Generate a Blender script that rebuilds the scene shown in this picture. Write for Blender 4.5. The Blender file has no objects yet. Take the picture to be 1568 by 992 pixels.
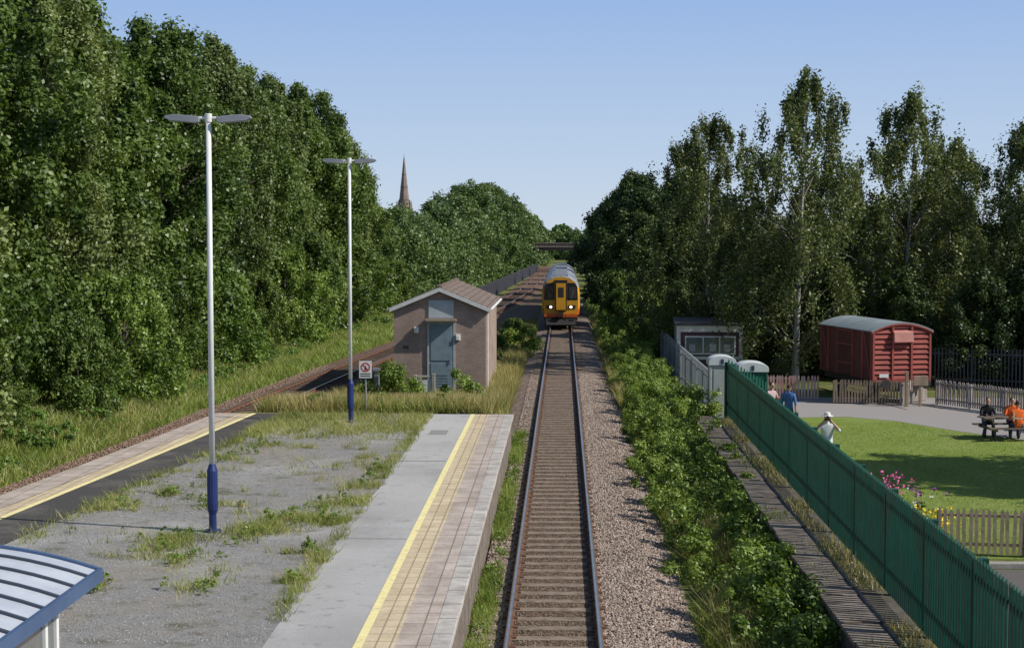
import bpy, math, random
import numpy as np
from mathutils import Vector, Matrix
random.seed(3)
scene=bpy.context.scene
COL=scene.collection
def rad(d): return math.radians(d)

# ------------------------------------------------------------ materials
def new_mat(name):
    m=bpy.data.materials.new(name); m.use_nodes=True
    nt=m.node_tree; nt.nodes.clear()
    out=nt.nodes.new('ShaderNodeOutputMaterial')
    b=nt.nodes.new('ShaderNodeBsdfPrincipled')
    nt.links.new(b.outputs[0],out.inputs[0])
    return m,nt,b,out
def ramp(nt,fac,cols):
    r=nt.nodes.new('ShaderNodeValToRGB')
    e=r.color_ramp.elements
    while len(e)<len(cols): e.new(0.5)
    for i,(p,c) in enumerate(cols):
        e[i].position=p; e[i].color=(c[0],c[1],c[2],1)
    nt.links.new(fac,r.inputs[0]); return r.outputs[0]
def pos(nt,obj=False,sc=None):
    if obj:
        o=nt.nodes.new('ShaderNodeTexCoord').outputs['Object']
    else:
        o=nt.nodes.new('ShaderNodeNewGeometry').outputs['Position']
    if sc:
        mp=nt.nodes.new('ShaderNodeMapping'); mp.inputs['Scale'].default_value=sc
        nt.links.new(o,mp.inputs[0]); o=mp.outputs[0]
    return o
def noise(nt,v,scale,detail=6,rough=.6):
    n=nt.nodes.new('ShaderNodeTexNoise'); n.inputs['Scale'].default_value=scale
    n.inputs['Detail'].default_value=detail; n.inputs['Roughness'].default_value=rough
    nt.links.new(v,n.inputs['Vector']); return n.outputs['Fac']
def mix(nt,a,b,f,mode='MIX'):
    m=nt.nodes.new('ShaderNodeMix'); m.data_type='RGBA'; m.blend_type=mode
    if isinstance(f,(int,float)): m.inputs[0].default_value=f
    else: nt.links.new(f,m.inputs[0])
    for i,x in ((6,a),(7,b)):
        if isinstance(x,tuple): m.inputs[i].default_value=(x[0],x[1],x[2],1)
        else: nt.links.new(x,m.inputs[i])
    return m.outputs[2]
def bump(nt,b,h,strength,dist=.02):
    n=nt.nodes.new('ShaderNodeBump'); n.inputs['Strength'].default_value=strength
    n.inputs['Distance'].default_value=dist
    nt.links.new(h,n.inputs['Height']); nt.links.new(n.outputs[0],b.inputs['Normal'])
def mat(name,c1,c2=None,scale=3,rough=.8,metal=0,bs=.2,bscale=None,detail=6,obj=True,sc=None,emit=None,spec=.4):
    m,nt,b,out=new_mat(name)
    if c2 is None: c2=tuple(x*.75 for x in c1)
    v=pos(nt,obj,sc)
    n=noise(nt,v,scale,detail)
    nt.links.new(ramp(nt,n,[(.3,c2),(.68,c1)]),b.inputs['Base Color'])
    b.inputs['Roughness'].default_value=rough; b.inputs['Metallic'].default_value=metal
    b.inputs['Specular IOR Level'].default_value=spec
    if bs: bump(nt,b,noise(nt,v,bscale or scale*6,4),bs)
    if emit:
        b.inputs['Emission Color'].default_value=(*emit[0],1); b.inputs['Emission Strength'].default_value=emit[1]
    return m

def leaf_mat(name,dark,mid,light,trans=.35,hv=(.484,.514),vv=(1.22,.74)):
    m=bpy.data.materials.new(name); m.use_nodes=True; nt=m.node_tree; nt.nodes.clear()
    out=nt.nodes.new('ShaderNodeOutputMaterial')
    at=nt.nodes.new('ShaderNodeAttribute'); at.attribute_name='var'
    c=ramp(nt,at.outputs['Fac'],[(.1,dark),(.5,mid),(.95,light)])
    oi=nt.nodes.new('ShaderNodeObjectInfo')
    hs=nt.nodes.new('ShaderNodeHueSaturation')
    mr=nt.nodes.new('ShaderNodeMapRange'); mr.inputs[3].default_value=hv[0]; mr.inputs[4].default_value=hv[1]
    nt.links.new(oi.outputs['Random'],mr.inputs[0]); nt.links.new(mr.outputs[0],hs.inputs['Hue'])
    mr2=nt.nodes.new('ShaderNodeMapRange'); mr2.inputs[3].default_value=vv[0]; mr2.inputs[4].default_value=vv[1]
    nt.links.new(oi.outputs['Random'],mr2.inputs[0]); nt.links.new(mr2.outputs[0],hs.inputs['Value'])
    nt.links.new(c,hs.inputs['Color'])
    p=nt.nodes.new('ShaderNodeBsdfDiffuse')
    t=nt.nodes.new('ShaderNodeBsdfTranslucent')
    tc=mix(nt,hs.outputs[0],(1.0,1.0,.4),1.0,'MULTIPLY')
    nt.links.new(hs.outputs[0],p.inputs['Color']); nt.links.new(tc,t.inputs['Color'])
    mx=nt.nodes.new('ShaderNodeMixShader'); mx.inputs[0].default_value=trans
    nt.links.new(p.outputs[0],mx.inputs[1]); nt.links.new(t.outputs[0],mx.inputs[2])
    g=nt.nodes.new('ShaderNodeBsdfGlossy'); g.inputs['Roughness'].default_value=.45; g.inputs['Color'].default_value=(1,1,.95,1)
    m3=nt.nodes.new('ShaderNodeMixShader'); m3.inputs[0].default_value=.025
    nt.links.new(mx.outputs[0],m3.inputs[1]); nt.links.new(g.outputs[0],m3.inputs[2])
    nt.links.new(m3.outputs[0],out.inputs[0]); return m

def brick_mat(name,c1,c2,mortar,w,h,msize=.012,rough=.85,axes='XZ',bs=.3,nsc=2.0,dirt=(.6,.6,.6),offset=.5):
    m,nt,b,out=new_mat(name)
    o=nt.nodes.new('ShaderNodeNewGeometry').outputs['Position']
    sx=nt.nodes.new('ShaderNodeSeparateXYZ'); nt.links.new(o,sx.inputs[0])
    cb=nt.nodes.new('ShaderNodeCombineXYZ')
    if axes=='WALL':
        ad=nt.nodes.new('ShaderNodeMath'); ad.operation='ADD'
        nt.links.new(sx.outputs[0],ad.inputs[0]); nt.links.new(sx.outputs[1],ad.inputs[1])
        nt.links.new(ad.outputs[0],cb.inputs[0]); nt.links.new(sx.outputs[2],cb.inputs[1])
    else:
        nt.links.new(sx.outputs['XYZ'.index(axes[0])],cb.inputs[0]); nt.links.new(sx.outputs['XYZ'.index(axes[1])],cb.inputs[1])
    bt=nt.nodes.new('ShaderNodeTexBrick'); bt.inputs['Scale'].default_value=1
    bt.inputs['Color1'].default_value=(*c1,1); bt.inputs['Color2'].default_value=(*c2,1); bt.inputs['Mortar'].default_value=(*mortar,1)
    bt.inputs['Mortar Size'].default_value=msize; bt.inputs['Brick Width'].default_value=w; bt.inputs['Row Height'].default_value=h
    bt.offset=offset
    nt.links.new(cb.outputs[0],bt.inputs['Vector'])
    n=noise(nt,o,nsc,8,.65)
    d=ramp(nt,n,[(.3,dirt),(.65,(1,1,1))])
    c=mix(nt,bt.outputs['Color'],d,1.0,'MULTIPLY')
    d2=ramp(nt,noise(nt,o,nsc*9,6,.7),[(.3,(.78,.77,.76)),(.7,(1.08,1.08,1.08))])
    nt.links.new(mix(nt,c,d2,1.0,'MULTIPLY'),b.inputs['Base Color'])
    b.inputs['Roughness'].default_value=rough
    bump(nt,b,bt.outputs['Fac'],-bs,.01)
    return m

def ground_mat(name,layers,rough=.95,bs=.5,bscale=8,spec=.2,sc=None):
    m,nt,b,out=new_mat(name)
    o=pos(nt,sc=sc)
    c=None
    for i,l in enumerate(layers):
        if i==0:
            c=ramp(nt,noise(nt,o,l[0],8,.7),[(.3,l[1]),(.7,l[2])])
        else:
            f=nt.nodes.new('ShaderNodeMapRange'); f.inputs[1].default_value=l[2]; f.inputs[2].default_value=l[3]
            nt.links.new(noise(nt,o,l[0],7,.65),f.inputs[0])
            c=mix(nt,c,l[1],f.outputs[0])
    nt.links.new(c,b.inputs['Base Color']); b.inputs['Roughness'].default_value=rough
    b.inputs['Specular IOR Level'].default_value=spec
    bump(nt,b,noise(nt,o,bscale,6,.7),bs,.05)
    return m

def ballast_mat(name,tint=(1,1,1)):
    m,nt,b,out=new_mat(name); o=pos(nt)
    v=nt.nodes.new('ShaderNodeTexVoronoi'); v.inputs['Scale'].default_value=17
    nt.links.new(o,v.inputs['Vector'])
    sx=nt.nodes.new('ShaderNodeSeparateColor'); nt.links.new(v.outputs['Color'],sx.inputs[0])
    t=tint
    c=ramp(nt,sx.outputs[0],[(0,(.12*t[0],.088*t[1],.068*t[2])),(.5,(.27*t[0],.20*t[1],.16*t[2])),(1,(.44*t[0],.35*t[1],.295*t[2]))])
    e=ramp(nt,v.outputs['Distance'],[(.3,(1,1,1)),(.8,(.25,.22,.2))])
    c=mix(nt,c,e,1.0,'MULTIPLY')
    d=ramp(nt,noise(nt,o,.7,5),[(.3,(.70,.63,.56)),(.7,(1,1,1))])
    c=mix(nt,c,d,1.0,'MULTIPLY')
    nt.links.new(c,b.inputs['Base Color']); b.inputs['Roughness'].default_value=.9
    bump(nt,b,v.outputs['Distance'],-1.0,.05); return m

M={}
M['bark']=mat('bark',(.12,.10,.08),(.06,.05,.04),6,.9,bs=.5)
M['birchbark']=mat('birch_bark',(.5,.48,.44),(.09,.08,.07),4,.8,bs=.3,sc=(1,1,.35))
M['birchtwig']=mat('birch_limb',(.22,.20,.17),(.1,.085,.07),4,.8,bs=.3)
M['leaf']=leaf_mat('leaf_green',(.055,.095,.02),(.145,.215,.042),(.27,.35,.095),.38)
M['leafb']=leaf_mat('leaf_green_grey',(.06,.095,.028),(.15,.205,.06),(.27,.33,.13),.36)
M['leaf2']=leaf_mat('leaf_dark_shaded',(.022,.042,.012),(.048,.08,.02),(.10,.145,.042),.26)  # darker foliage; unlit side of the right-hand trees put into the colour
M['birchleaf']=leaf_mat('birch_leaf',(.055,.08,.027),(.115,.15,.05),(.21,.25,.11),.34,vv=(1.15,.78))
M['bushleaf']=leaf_mat('bush_leaf',(.07,.12,.02),(.175,.27,.048),(.30,.40,.10),.38,vv=(1.1,.88))
M['grassblade']=leaf_mat('grass_blade',(.12,.17,.028),(.26,.33,.06),(.41,.45,.14),.36,vv=(1.1,.9))
M['drygrass']=leaf_mat('dry_grass_blade',(.19,.19,.06),(.40,.35,.14),(.57,.49,.25),.32,vv=(1.1,.9))
M['farleaf']=leaf_mat('far_leaf',(.055,.10,.034),(.11,.175,.055),(.18,.25,.09),.32,vv=(1.05,.95))

# ------------------------------------------------------------ mesh helpers
def np_obj(name,V,F,mats,var=None,midx=None,smooth=False,parent=None,link=True):
    V=np.asarray(V,dtype=np.float32); F=np.asarray(F,dtype=np.int32)
    me=bpy.data.meshes.new(name); n,k=F.shape
    me.vertices.add(len(V)); me.vertices.foreach_set('co',V.ravel())
    me.loops.add(n*k); me.loops.foreach_set('vertex_index',F.ravel())
    me.polygons.add(n); me.polygons.foreach_set('loop_start',np.arange(n,dtype=np.int32)*k)
    if midx is not None: me.polygons.foreach_set('material_index',np.asarray(midx,dtype=np.int32))
    me.update(calc_edges=True)
    if var is not None:
        a=me.attributes.new('var','FLOAT','FACE'); a.data.foreach_set('value',np.asarray(var,dtype=np.float32))
    for m in mats: me.materials.append(m)
    if smooth: me.polygons.foreach_set('use_smooth',np.ones(n,dtype=bool))
    ob=bpy.data.objects.new(name,me)
    if link: COL.objects.link(ob)
    if parent: ob.parent=parent
    return ob

class B:
    def __init__(s): s.v=[];s.f=[];s.m=[];s.T=None
    def add(s,vs,fs,m):
        o=len(s.v)
        for p in vs:
            p=Vector(p)
            if s.T is not None: p=s.T@p
            s.v.append(tuple(p))
        for f in fs: s.f.append(tuple(i+o for i in f)); s.m.append(m)
    def box(s,x0,x1,y0,y1,z0,z1,m=0):
        vs=[(x0,y0,z0),(x1,y0,z0),(x1,y1,z0),(x0,y1,z0),(x0,y0,z1),(x1,y0,z1),(x1,y1,z1),(x0,y1,z1)]
        s.add(vs,[(0,3,2,1),(4,5,6,7),(0,1,5,4),(1,2,6,5),(2,3,7,6),(3,0,4,7)],m)
    def prism(s,prof,axis,a,b,m=0,caps=True):
        n=len(prof)
        def P(t,p):
            if axis=='Y': return (p[0],t,p[1])
            if axis=='X': return (t,p[0],p[1])
            return (p[0],p[1],t)
        vs=[P(a,p) for p in prof]+[P(b,p) for p in prof]
        fs=[(i,(i+1)%n,(i+1)%n+n,i+n) for i in range(n)]
        if caps: fs+=[tuple(range(n))[::-1],tuple(range(n,2*n))]
        s.add(vs,fs,m)
    def cyl(s,p0,p1,r0,r1=None,n=8,m=0,caps=True):
        if r1 is None: r1=r0
        p0=Vector(p0);p1=Vector(p1);d=(p1-p0)
        if d.length<1e-6: return
        d.normalize(); u=d.orthogonal().normalized(); w=d.cross(u)
        vs=[]
        for p,r in((p0,r0),(p1,r1)):
            for i in range(n):
                a=2*math.pi*i/n; vs.append(p+u*(math.cos(a)*r)+w*(math.sin(a)*r))
        fs=[(i,(i+1)%n,(i+1)%n+n,i+n) for i in range(n)]
        if caps: fs+=[tuple(range(n))[::-1],tuple(range(n,2*n))]
        s.add(vs,fs,m)
    def ell(s,c,r,m=0,nu=12,nv=8,zmin=-1.0):
        vs=[];fs=[]
        for j in range(nv+1):
            ph=-math.pi/2+math.pi*j/nv
            zz=max(math.sin(ph),zmin)
            for i in range(nu):
                a=2*math.pi*i/nu
                vs.append((c[0]+r[0]*math.cos(ph)*math.cos(a),c[1]+r[1]*math.cos(ph)*math.sin(a),c[2]+r[2]*zz))
        for j in range(nv):
            for i in range(nu):
                fs.append((j*nu+i,j*nu+(i+1)%nu,(j+1)*nu+(i+1)%nu,(j+1)*nu+i))
        s.add(vs,fs,m)
    def obj(s,name,mats,parent=None,bevel=0,smooth=False):
        me=bpy.data.meshes.new(name); me.from_pydata(s.v,[],s.f); me.update()
        for m in mats: me.materials.append(m)
        me.polygons.foreach_set('material_index',s.m)
        if smooth:
            me.polygons.foreach_set('use_smooth',[True]*len(s.f))
        ob=bpy.data.objects.new(name,me); COL.objects.link(ob)
        if parent: ob.parent=parent
        if bevel:
            md=ob.modifiers.new('bev','BEVEL'); md.width=bevel; md.segments=2; md.limit_method='ANGLE'
        return ob
def empty(name,loc=(0,0,0),rz=0):
    e=bpy.data.objects.new(name,None); e.location=loc; e.rotation_euler=(0,0,rz); COL.objects.link(e); return e

def drop(y): return -0.005*np.clip(np.asarray(y,dtype=float)-60,0,340)
def gbase(x): return np.interp(x,[-900,-60,-22,-16,-14.6,5.4,5.75,900],[.9,.9,.7,-.1,-.3,-.3,-.5,-.5])
def gz(x,y): return gbase(x)+drop(y)

# ------------------------------------------------------------ ground
gm=ground_mat('grass_ground',[(1.2,(.08,.11,.022),(.16,.18,.045)),(.25,(.19,.17,.07),.5,.66),(6,(.045,.055,.018),.54,.72)],bs=1,bscale=10)
xs=np.concatenate([[-3000,-1500,-800,-400,-200,-100,-60,-40,-30],np.linspace(-22,-13,13),[-10,-6,-2,2,5.4,5.5,5.65,5.75,6.2,8,12,18,26,40,70,120,250,500,1000,2000,3000]])
ys=np.concatenate([[-60,-20,0],np.arange(10,410,10),[450,600,900,1500,3000,5000]])
X,Y=np.meshgrid(xs,ys); Z=gz(X,Y)
V=np.stack([X,Y,Z],-1).reshape(-1,3); nx=len(xs); ny=len(ys)
ii,jj=np.meshgrid(np.arange(nx-1),np.arange(ny-1)); a=(jj*nx+ii).ravel()
np_obj('ground',V,np.stack([a,a+1,a+nx+1,a+nx],-1),[gm])

def sheet(name,prof_fn,ysamp,m):
    rows=[prof_fn(y) for y in ysamp]; k=len(rows[0]); V=[];F=[]
    for y,r in zip(ysamp,rows):
        for (x,z) in r: V.append((x,y,z))
    for j in range(len(rows)-1):
        for i in range(k-1):
            q=j*k+i; F.append((q,q+1,q+k+1,q+k))
    return np_obj(name,V,F,[m])

LT_Y=[-10,10,20,38,47.5,56.5,68,82,110,150,200,300,400]
LT_X=[-17.2,-15.4,-14.5,-12.9,-12.15,-11.6,-11.0,-10.15,-8.2,-6.2,-4.6,-3.7,-3.6]
def ltx(y):
    y=np.asarray(y,dtype=float)
    k=[-6,-3,0,3,6]
    return sum(np.interp(y+q,LT_Y,LT_X) for q in k)/5

bal=ballast_mat('ballast_stone')
YS=np.concatenate([np.arange(5,120,3.),np.arange(120,410,10.)])
def mp(y):
    d=float(drop(y)); lf=(-1.42,-.24) if y<52 else (-2.3,-.36)
    return [(lf[0],lf[1]+d),(-1.28,-.19+d),(-.72,-.17+d),(.72,-.17+d),(1.35,-.17+d),(1.85,-.20+d),(2.6,-.36+d)]
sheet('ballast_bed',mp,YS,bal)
def mp2(y):
    d=float(drop(y)); c=float(ltx(y)); 
    return [(c-2.5,-.36+d),(c-1.6,-.19+d),(c-.72,-.175+d),(c+.72,-.175+d),(c+1.3,-.2+d),(c+(1.42 if y<50 else 2.2),-.24+d if y<50 else -.38+d)]
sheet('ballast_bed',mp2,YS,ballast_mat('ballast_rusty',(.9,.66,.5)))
def mp3(y):
    d=float(drop(y)); return [(-.68,-.163+d),(0,-.158+d),(.68,-.163+d)]
sheet('ballast_strip',mp3,YS,ballast_mat('ballast_brown',(.58,.48,.36)))
def mp4(y):
    d=float(drop(y)); c=float(ltx(y)); a0=c+2.0; a1=max(a0+.05,-2.2); 
    return [(a0,-.29+d),((a0+a1)/2,-.285+d),(a1,-.29+d)]
sheet('trackside_cess',mp4,np.arange(96,330,6.),ballast_mat('ballast_cess',(.7,.55,.4)))

rust=mat('rail_rust',(.17,.08,.042),(.085,.045,.028),8,.8,metal=.1,bs=.3)
shine=mat('rail_top_steel',(.62,.6,.58),(.45,.42,.4),3,.3,metal=.9,bs=0)
slp=mat('sleeper_concrete',(.27,.21,.16),(.13,.098,.07),5,.9,bs=.4,obj=False)
slw=mat('sleeper_wood',(.13,.085,.055),(.05,.038,.026),5,.9,bs=.4,obj=False)
def track(name,cx,y0,y1,slm,shiny):
    root=empty(name)
    prof=[(-.07,-.15),(.07,-.15),(.07,-.135),(.012,-.12),(.012,-.045),(.036,-.035),(.036,-.003),(-.036,-.003),(-.036,-.035),(-.012,-.045),(-.012,-.12),(-.07,-.135)]
    ys=np.concatenate([np.arange(y0,130,2.5),np.arange(130,y1,10.)])
    for side,nm in((-1,'rail_left'),(1,'rail_right')):
        V=[];F=[];mi=[]
        n=len(prof)
        for y in ys:
            c=float(cx(y))+side*.7535; d=float(drop(y))
            for p in prof: V.append((c+p[0],y,p[1]+d))
        for j in range(len(ys)-1):
            for i in range(n):
                F.append((j*n+i,j*n+(i+1)%n,(j+1)*n+(i+1)%n,(j+1)*n+i)); mi.append(1 if (i in (6,) and shiny) else 0)
        np_obj(nm,V,F,[rust,shine],midx=mi,parent=root)
    b=B(); y=y0
    while y<min(y1,200):
        c=float(cx(y)); d=float(drop(y)); sl=(float(cx(y+1))-float(cx(y)))
        jx=random.uniform(-.02,.02); zt=-.15+random.uniform(-.006,.004)
        b.T=Matrix.Translation((c+jx,y,d))@Matrix.Rotation(-math.atan(sl),4,'Z')
        b.box(-1.25,1.25,-.125,.125,-.3,zt,0)
        for sx in(-.7535,.7535): b.box(sx-.13,sx+.13,-.07,.07,zt,zt+.03,1)
        y+=.65
    b.obj('sleepers',[slm,rust],parent=root)
track('railway_track',lambda y:np.zeros_like(np.asarray(y,dtype=float)),6,400,slp,True)
track('railway_track',ltx,6,330,slw,True)

def stones(name,n,xr,yr,zf,m,seed,cxf=None,smin=.018,smax=.04,excl=None):
    r=np.random.default_rng(seed)
    u=r.random(n); y=yr[0]+(yr[1]-yr[0])*u**1.5
    x=r.uniform(xr[0],xr[1],n)
    if cxf is not None: x=x+cxf(y)
    if excl is not None:
        k=~excl(x,y); x=x[k]; y=y[k]; n=len(x)
    z=zf(x,y)
    s=r.uniform(smin,smax,n)
    oc=np.array([(1,0,0),(0,1,0),(-1,0,0),(0,-1,0),(0,0,1),(0,0,-1)],dtype=float)
    Vv=oc[None]*r.uniform(.6,1.2,(n,6,1)); Vv[:,:,2]*=.7
    a=r.uniform(0,6.28,n); ca,sa=np.cos(a)[:,None],np.sin(a)[:,None]
    t=r.uniform(-.6,.6,n); ct,st=np.cos(t)[:,None],np.sin(t)[:,None]
    vx,vy,vz=Vv[...,0],Vv[...,1],Vv[...,2]
    vy,vz=vy*ct-vz*st,vy*st+vz*ct
    vx,vy=vx*ca-vy*sa,vx*sa+vy*ca
    Vv=np.stack([vx,vy,vz],-1)*s[:,None,None]+np.stack([x,y,z],-1)[:,None]
    f=np.array([(0,1,4),(1,2,4),(2,3,4),(3,0,4),(1,0,5),(2,1,5),(3,2,5),(0,3,5)])
    F=(np.arange(n)[:,None,None]*6+f[None]).reshape(-1,3)
    np_obj(name,Vv.reshape(-1,3),F,[m],var=np.repeat(r.random(n),8))
def stone_mat(name,a,bb,c):
    m,nt,b,out=new_mat(name)
    at=nt.nodes.new('ShaderNodeAttribute'); at.attribute_name='var'
    nt.links.new(ramp(nt,at.outputs['Fac'],[(0,a),(.55,bb),(1,c)]),b.inputs['Base Color']); b.inputs['Roughness'].default_value=.9
    return m
sm=stone_mat('loose_stone',(.13,.095,.073),(.30,.23,.185),(.50,.41,.345))
smb=stone_mat('loose_stone_brown',(.07,.05,.033),(.17,.125,.085),(.29,.22,.165))
stones('ballast_stones',46000,(.82,2.5),(22,75),lambda x,y:np.interp(x,[.7,1.35,1.85,2.6],[-.17,-.165,-.195,-.36])+drop(y)+.012,sm,1)
stones('ballast_stones',12000,(-1.4,-.82),(22,75),lambda x,y:-.185+drop(y)+.01+0*x,sm,2)
stones('ballast_stones',16000,(-.68,.68),(22,60),lambda x,y:-.158+drop(y)+0*x,smb,3,smin=.012,smax=.026,excl=lambda x,y:(np.abs(((y-6+.325)%.65)-.325)<.12))
stones('ballast_stones',18000,(-2.4,-.82),(30,80),lambda x,y:np.interp(x-ltx(y),[-2.5,-1.6,-.7],[-.34,-.18,-.17])+drop(y)+.01,stone_mat('loose_stone_rust',(.12,.072,.05),(.26,.175,.125),(.40,.29,.215)),4,cxf=ltx)

# ------------------------------------------------------------ platforms
PZ=.9
gravel=ground_mat('platform_gravel',[(14,(.19,.185,.175),(.36,.35,.335)),(.5,(.30,.27,.225),.45,.65),(1.3,(.15,.145,.095),.55,.68),(.22,(.42,.41,.39),.52,.68),(3.1,(.15,.135,.115),.58,.7)],bs=.7,bscale=40)
asph_l=ground_mat('platform_asphalt_pale',[(22,(.35,.34,.33),(.48,.47,.455)),(.6,(.28,.27,.26),.45,.7),(.15,(.50,.49,.475),.5,.75),(2.7,(.25,.24,.225),.58,.7),(7,(.22,.21,.2),.62,.74)],bs=.35,bscale=50)
asph_d=ground_mat('asphalt_dark',[(20,(.055,.052,.05),(.09,.085,.08)),(.8,(.14,.13,.115),.5,.72)],bs=.3,bscale=50)
yell=ground_mat('yellow_paint',[(6,(.72,.62,.28),(.84,.74,.38)),(9,(.48,.44,.34),.54,.68)],bs=.1)
tact=brick_mat('tactile_paving',(.62,.51,.33),(.68,.56,.38),(.34,.27,.18),.4,.2,.012,axes='YX',dirt=(.74,.72,.68),offset=0)
slab=brick_mat('paving_slab',(.49,.42,.36),(.56,.48,.415),(.26,.21,.18),.6,.46,.012,axes='YX',dirt=(.64,.6,.57),offset=0)
cop=brick_mat('coping_stone',(.52,.49,.45),(.59,.55,.50),(.2,.18,.16),.9,5,.02,axes='YX',dirt=(.55,.52,.5))
pwall=brick_mat('platform_brick',(.24,.19,.155),(.31,.25,.21),(.15,.135,.12),.23,.075,.01,axes='YZ',dirt=(.45,.45,.42))
YE=48.3
def lpx(y): return ltx(y)+1.45
root=empty('platform')
def strip(name,f0,f1,z,m,y0=4,y1=YE,lift=0):
    yy=np.append(np.arange(y0,y1,2.2),y1)
    o=sheet(name,lambda y:[(float(f0(y)),z),(float(f1(y)),z)],yy,m); o.parent=root; return o
strip('deck',lambda y:lpx(y)+.02,lambda y:-1.45,PZ-.005,gravel)
strip('asphalt_right',lambda y:-3.92+.03*math.sin(y*1.3)+.02*math.sin(y*3.1),lambda y:-2.70,PZ+.004,asph_l)
strip('yellow_line_right',lambda y:-2.70,lambda y:-2.57,PZ+.008,yell)
strip('tactile_right',lambda y:-2.57,lambda y:-2.14,PZ+.004,tact)
strip('slabs_right',lambda y:-2.14,lambda y:-1.66,PZ+.004,slab)
pm_=ground_mat('patch_shadow_tone',[(22,(.22,.215,.21),(.31,.30,.29))],bs=.4,bscale=50)
b=B()
for (xa,xb,ya,yb) in((-3.9,-2.72,38.2,38.32),(-3.6,-3.1,43.3,44.3),(-3.88,-2.72,28.4,28.45)):  # narrow strips are railing shadow lines painted dark; the wide one a patch
    b.add([(xa,ya,PZ+.008),(xb,ya,PZ+.008),(xb,yb,PZ+.008),(xa,yb,PZ+.008)],[(0,1,2,3)],0)
b.obj('asphalt_patch_and_shadow_lines',[pm_],parent=root)
b=B()
y=4.
while y<YE-.05:
    y2=min(y+.9,YE); o=random.uniform(-.004,.004); b.box(-1.66,-1.38+random.uniform(-.006,.006),y+.004,y2-.004,PZ-.09,PZ+.008+o,0); y=y2
b.obj('coping_right',[cop],parent=root,bevel=.01)
b=B(); b.box(-1.62,-1.45,4,YE,-.35,PZ-.09,0); b.box(-3.9,-1.62,YE-.12,YE,-.35,PZ-.01,0)
b.obj('wall_right',[pwall],parent=root)
strip('slabs_left',lambda y:lpx(y)+.02,lambda y:lpx(y)+.75,PZ+.012,slab)
strip('tactile_left',lambda y:lpx(y)+.75,lambda y:lpx(y)+1.15,PZ+.004,tact)
strip('yellow_line_left',lambda y:lpx(y)+1.15,lambda y:lpx(y)+1.29,PZ+.008,yell)
strip('asphalt_left',lambda y:lpx(y)+1.29,lambda y:lpx(y)+2.45,PZ+.004,asph_d)
V=[];F=[]
yy=np.append(np.arange(4,YE,2.2),YE)
for y in yy: V+= [(float(lpx(y))+.02,y,-.4),(float(lpx(y))+.02,y,PZ+.011)]
for j in range(len(yy)-1): F.append((2*j,2*j+1,2*j+3,2*j+2))
np_obj('wall_left',V,F,[pwall],parent=root)
soil=ground_mat('rough_grass_soil',[(2,(.12,.13,.045),(.23,.21,.09)),(.6,(.28,.24,.12),.5,.7)],bs=1,bscale=12)
yy=[YE,YE+.4,52,55,58,62]
zz=[PZ-.01,PZ-.03,.6,.25,-.05,-.32]
V=[];F=[]
for y,z in zip(yy,zz):
    x0=float(lpx(y))+.02+(.8 if y>50 else .3)
    for x in np.linspace(x0,-3.95 if y<50 else -2.6,5): V.append((x,y,z))
for j in range(len(yy)-1):
    for i in range(4): q=j*5+i; F.append((q,q+1,q+6,q+5))
np_obj('end_slope',V,F,[soil],parent=root)

# ------------------------------------------------------------ vegetation generators
def unit(v): return v/np.maximum(np.linalg.norm(v,axis=1,keepdims=True),1e-6)
def leafquads(P,N,S,r,asp=.62):
    n=len(P); rnd=unit(r.normal(size=(n,3)))
    T=unit(np.cross(N,rnd)); Bv=np.cross(N,T)
    s=S[:,None]*.5
    V=np.stack([P+T*s,P+Bv*s*asp,P-T*s,P-Bv*s*asp],1).reshape(-1,3)
    F=np.arange(4*n).reshape(n,4); return V,F
def clumps(C,R,n,flat,r,up=.25,shell=.5):
    k=len(C)
    d=unit(r.normal(size=(k*n,3)))
    rr=np.repeat(R,n)*(shell+(1-shell)*r.random(k*n))*r.uniform(.7,1.3,k*n)
    off=d*rr[:,None]; off[:,2]*=flat
    P=np.repeat(C,n,0)+off
    N=unit(d+np.array([0,0,up])+r.normal(size=d.shape)*.6)
    var=np.clip(np.repeat(r.random(k),n)*.5+r.random(k*n)*.5,0,1)
    return P,N,var

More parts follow.
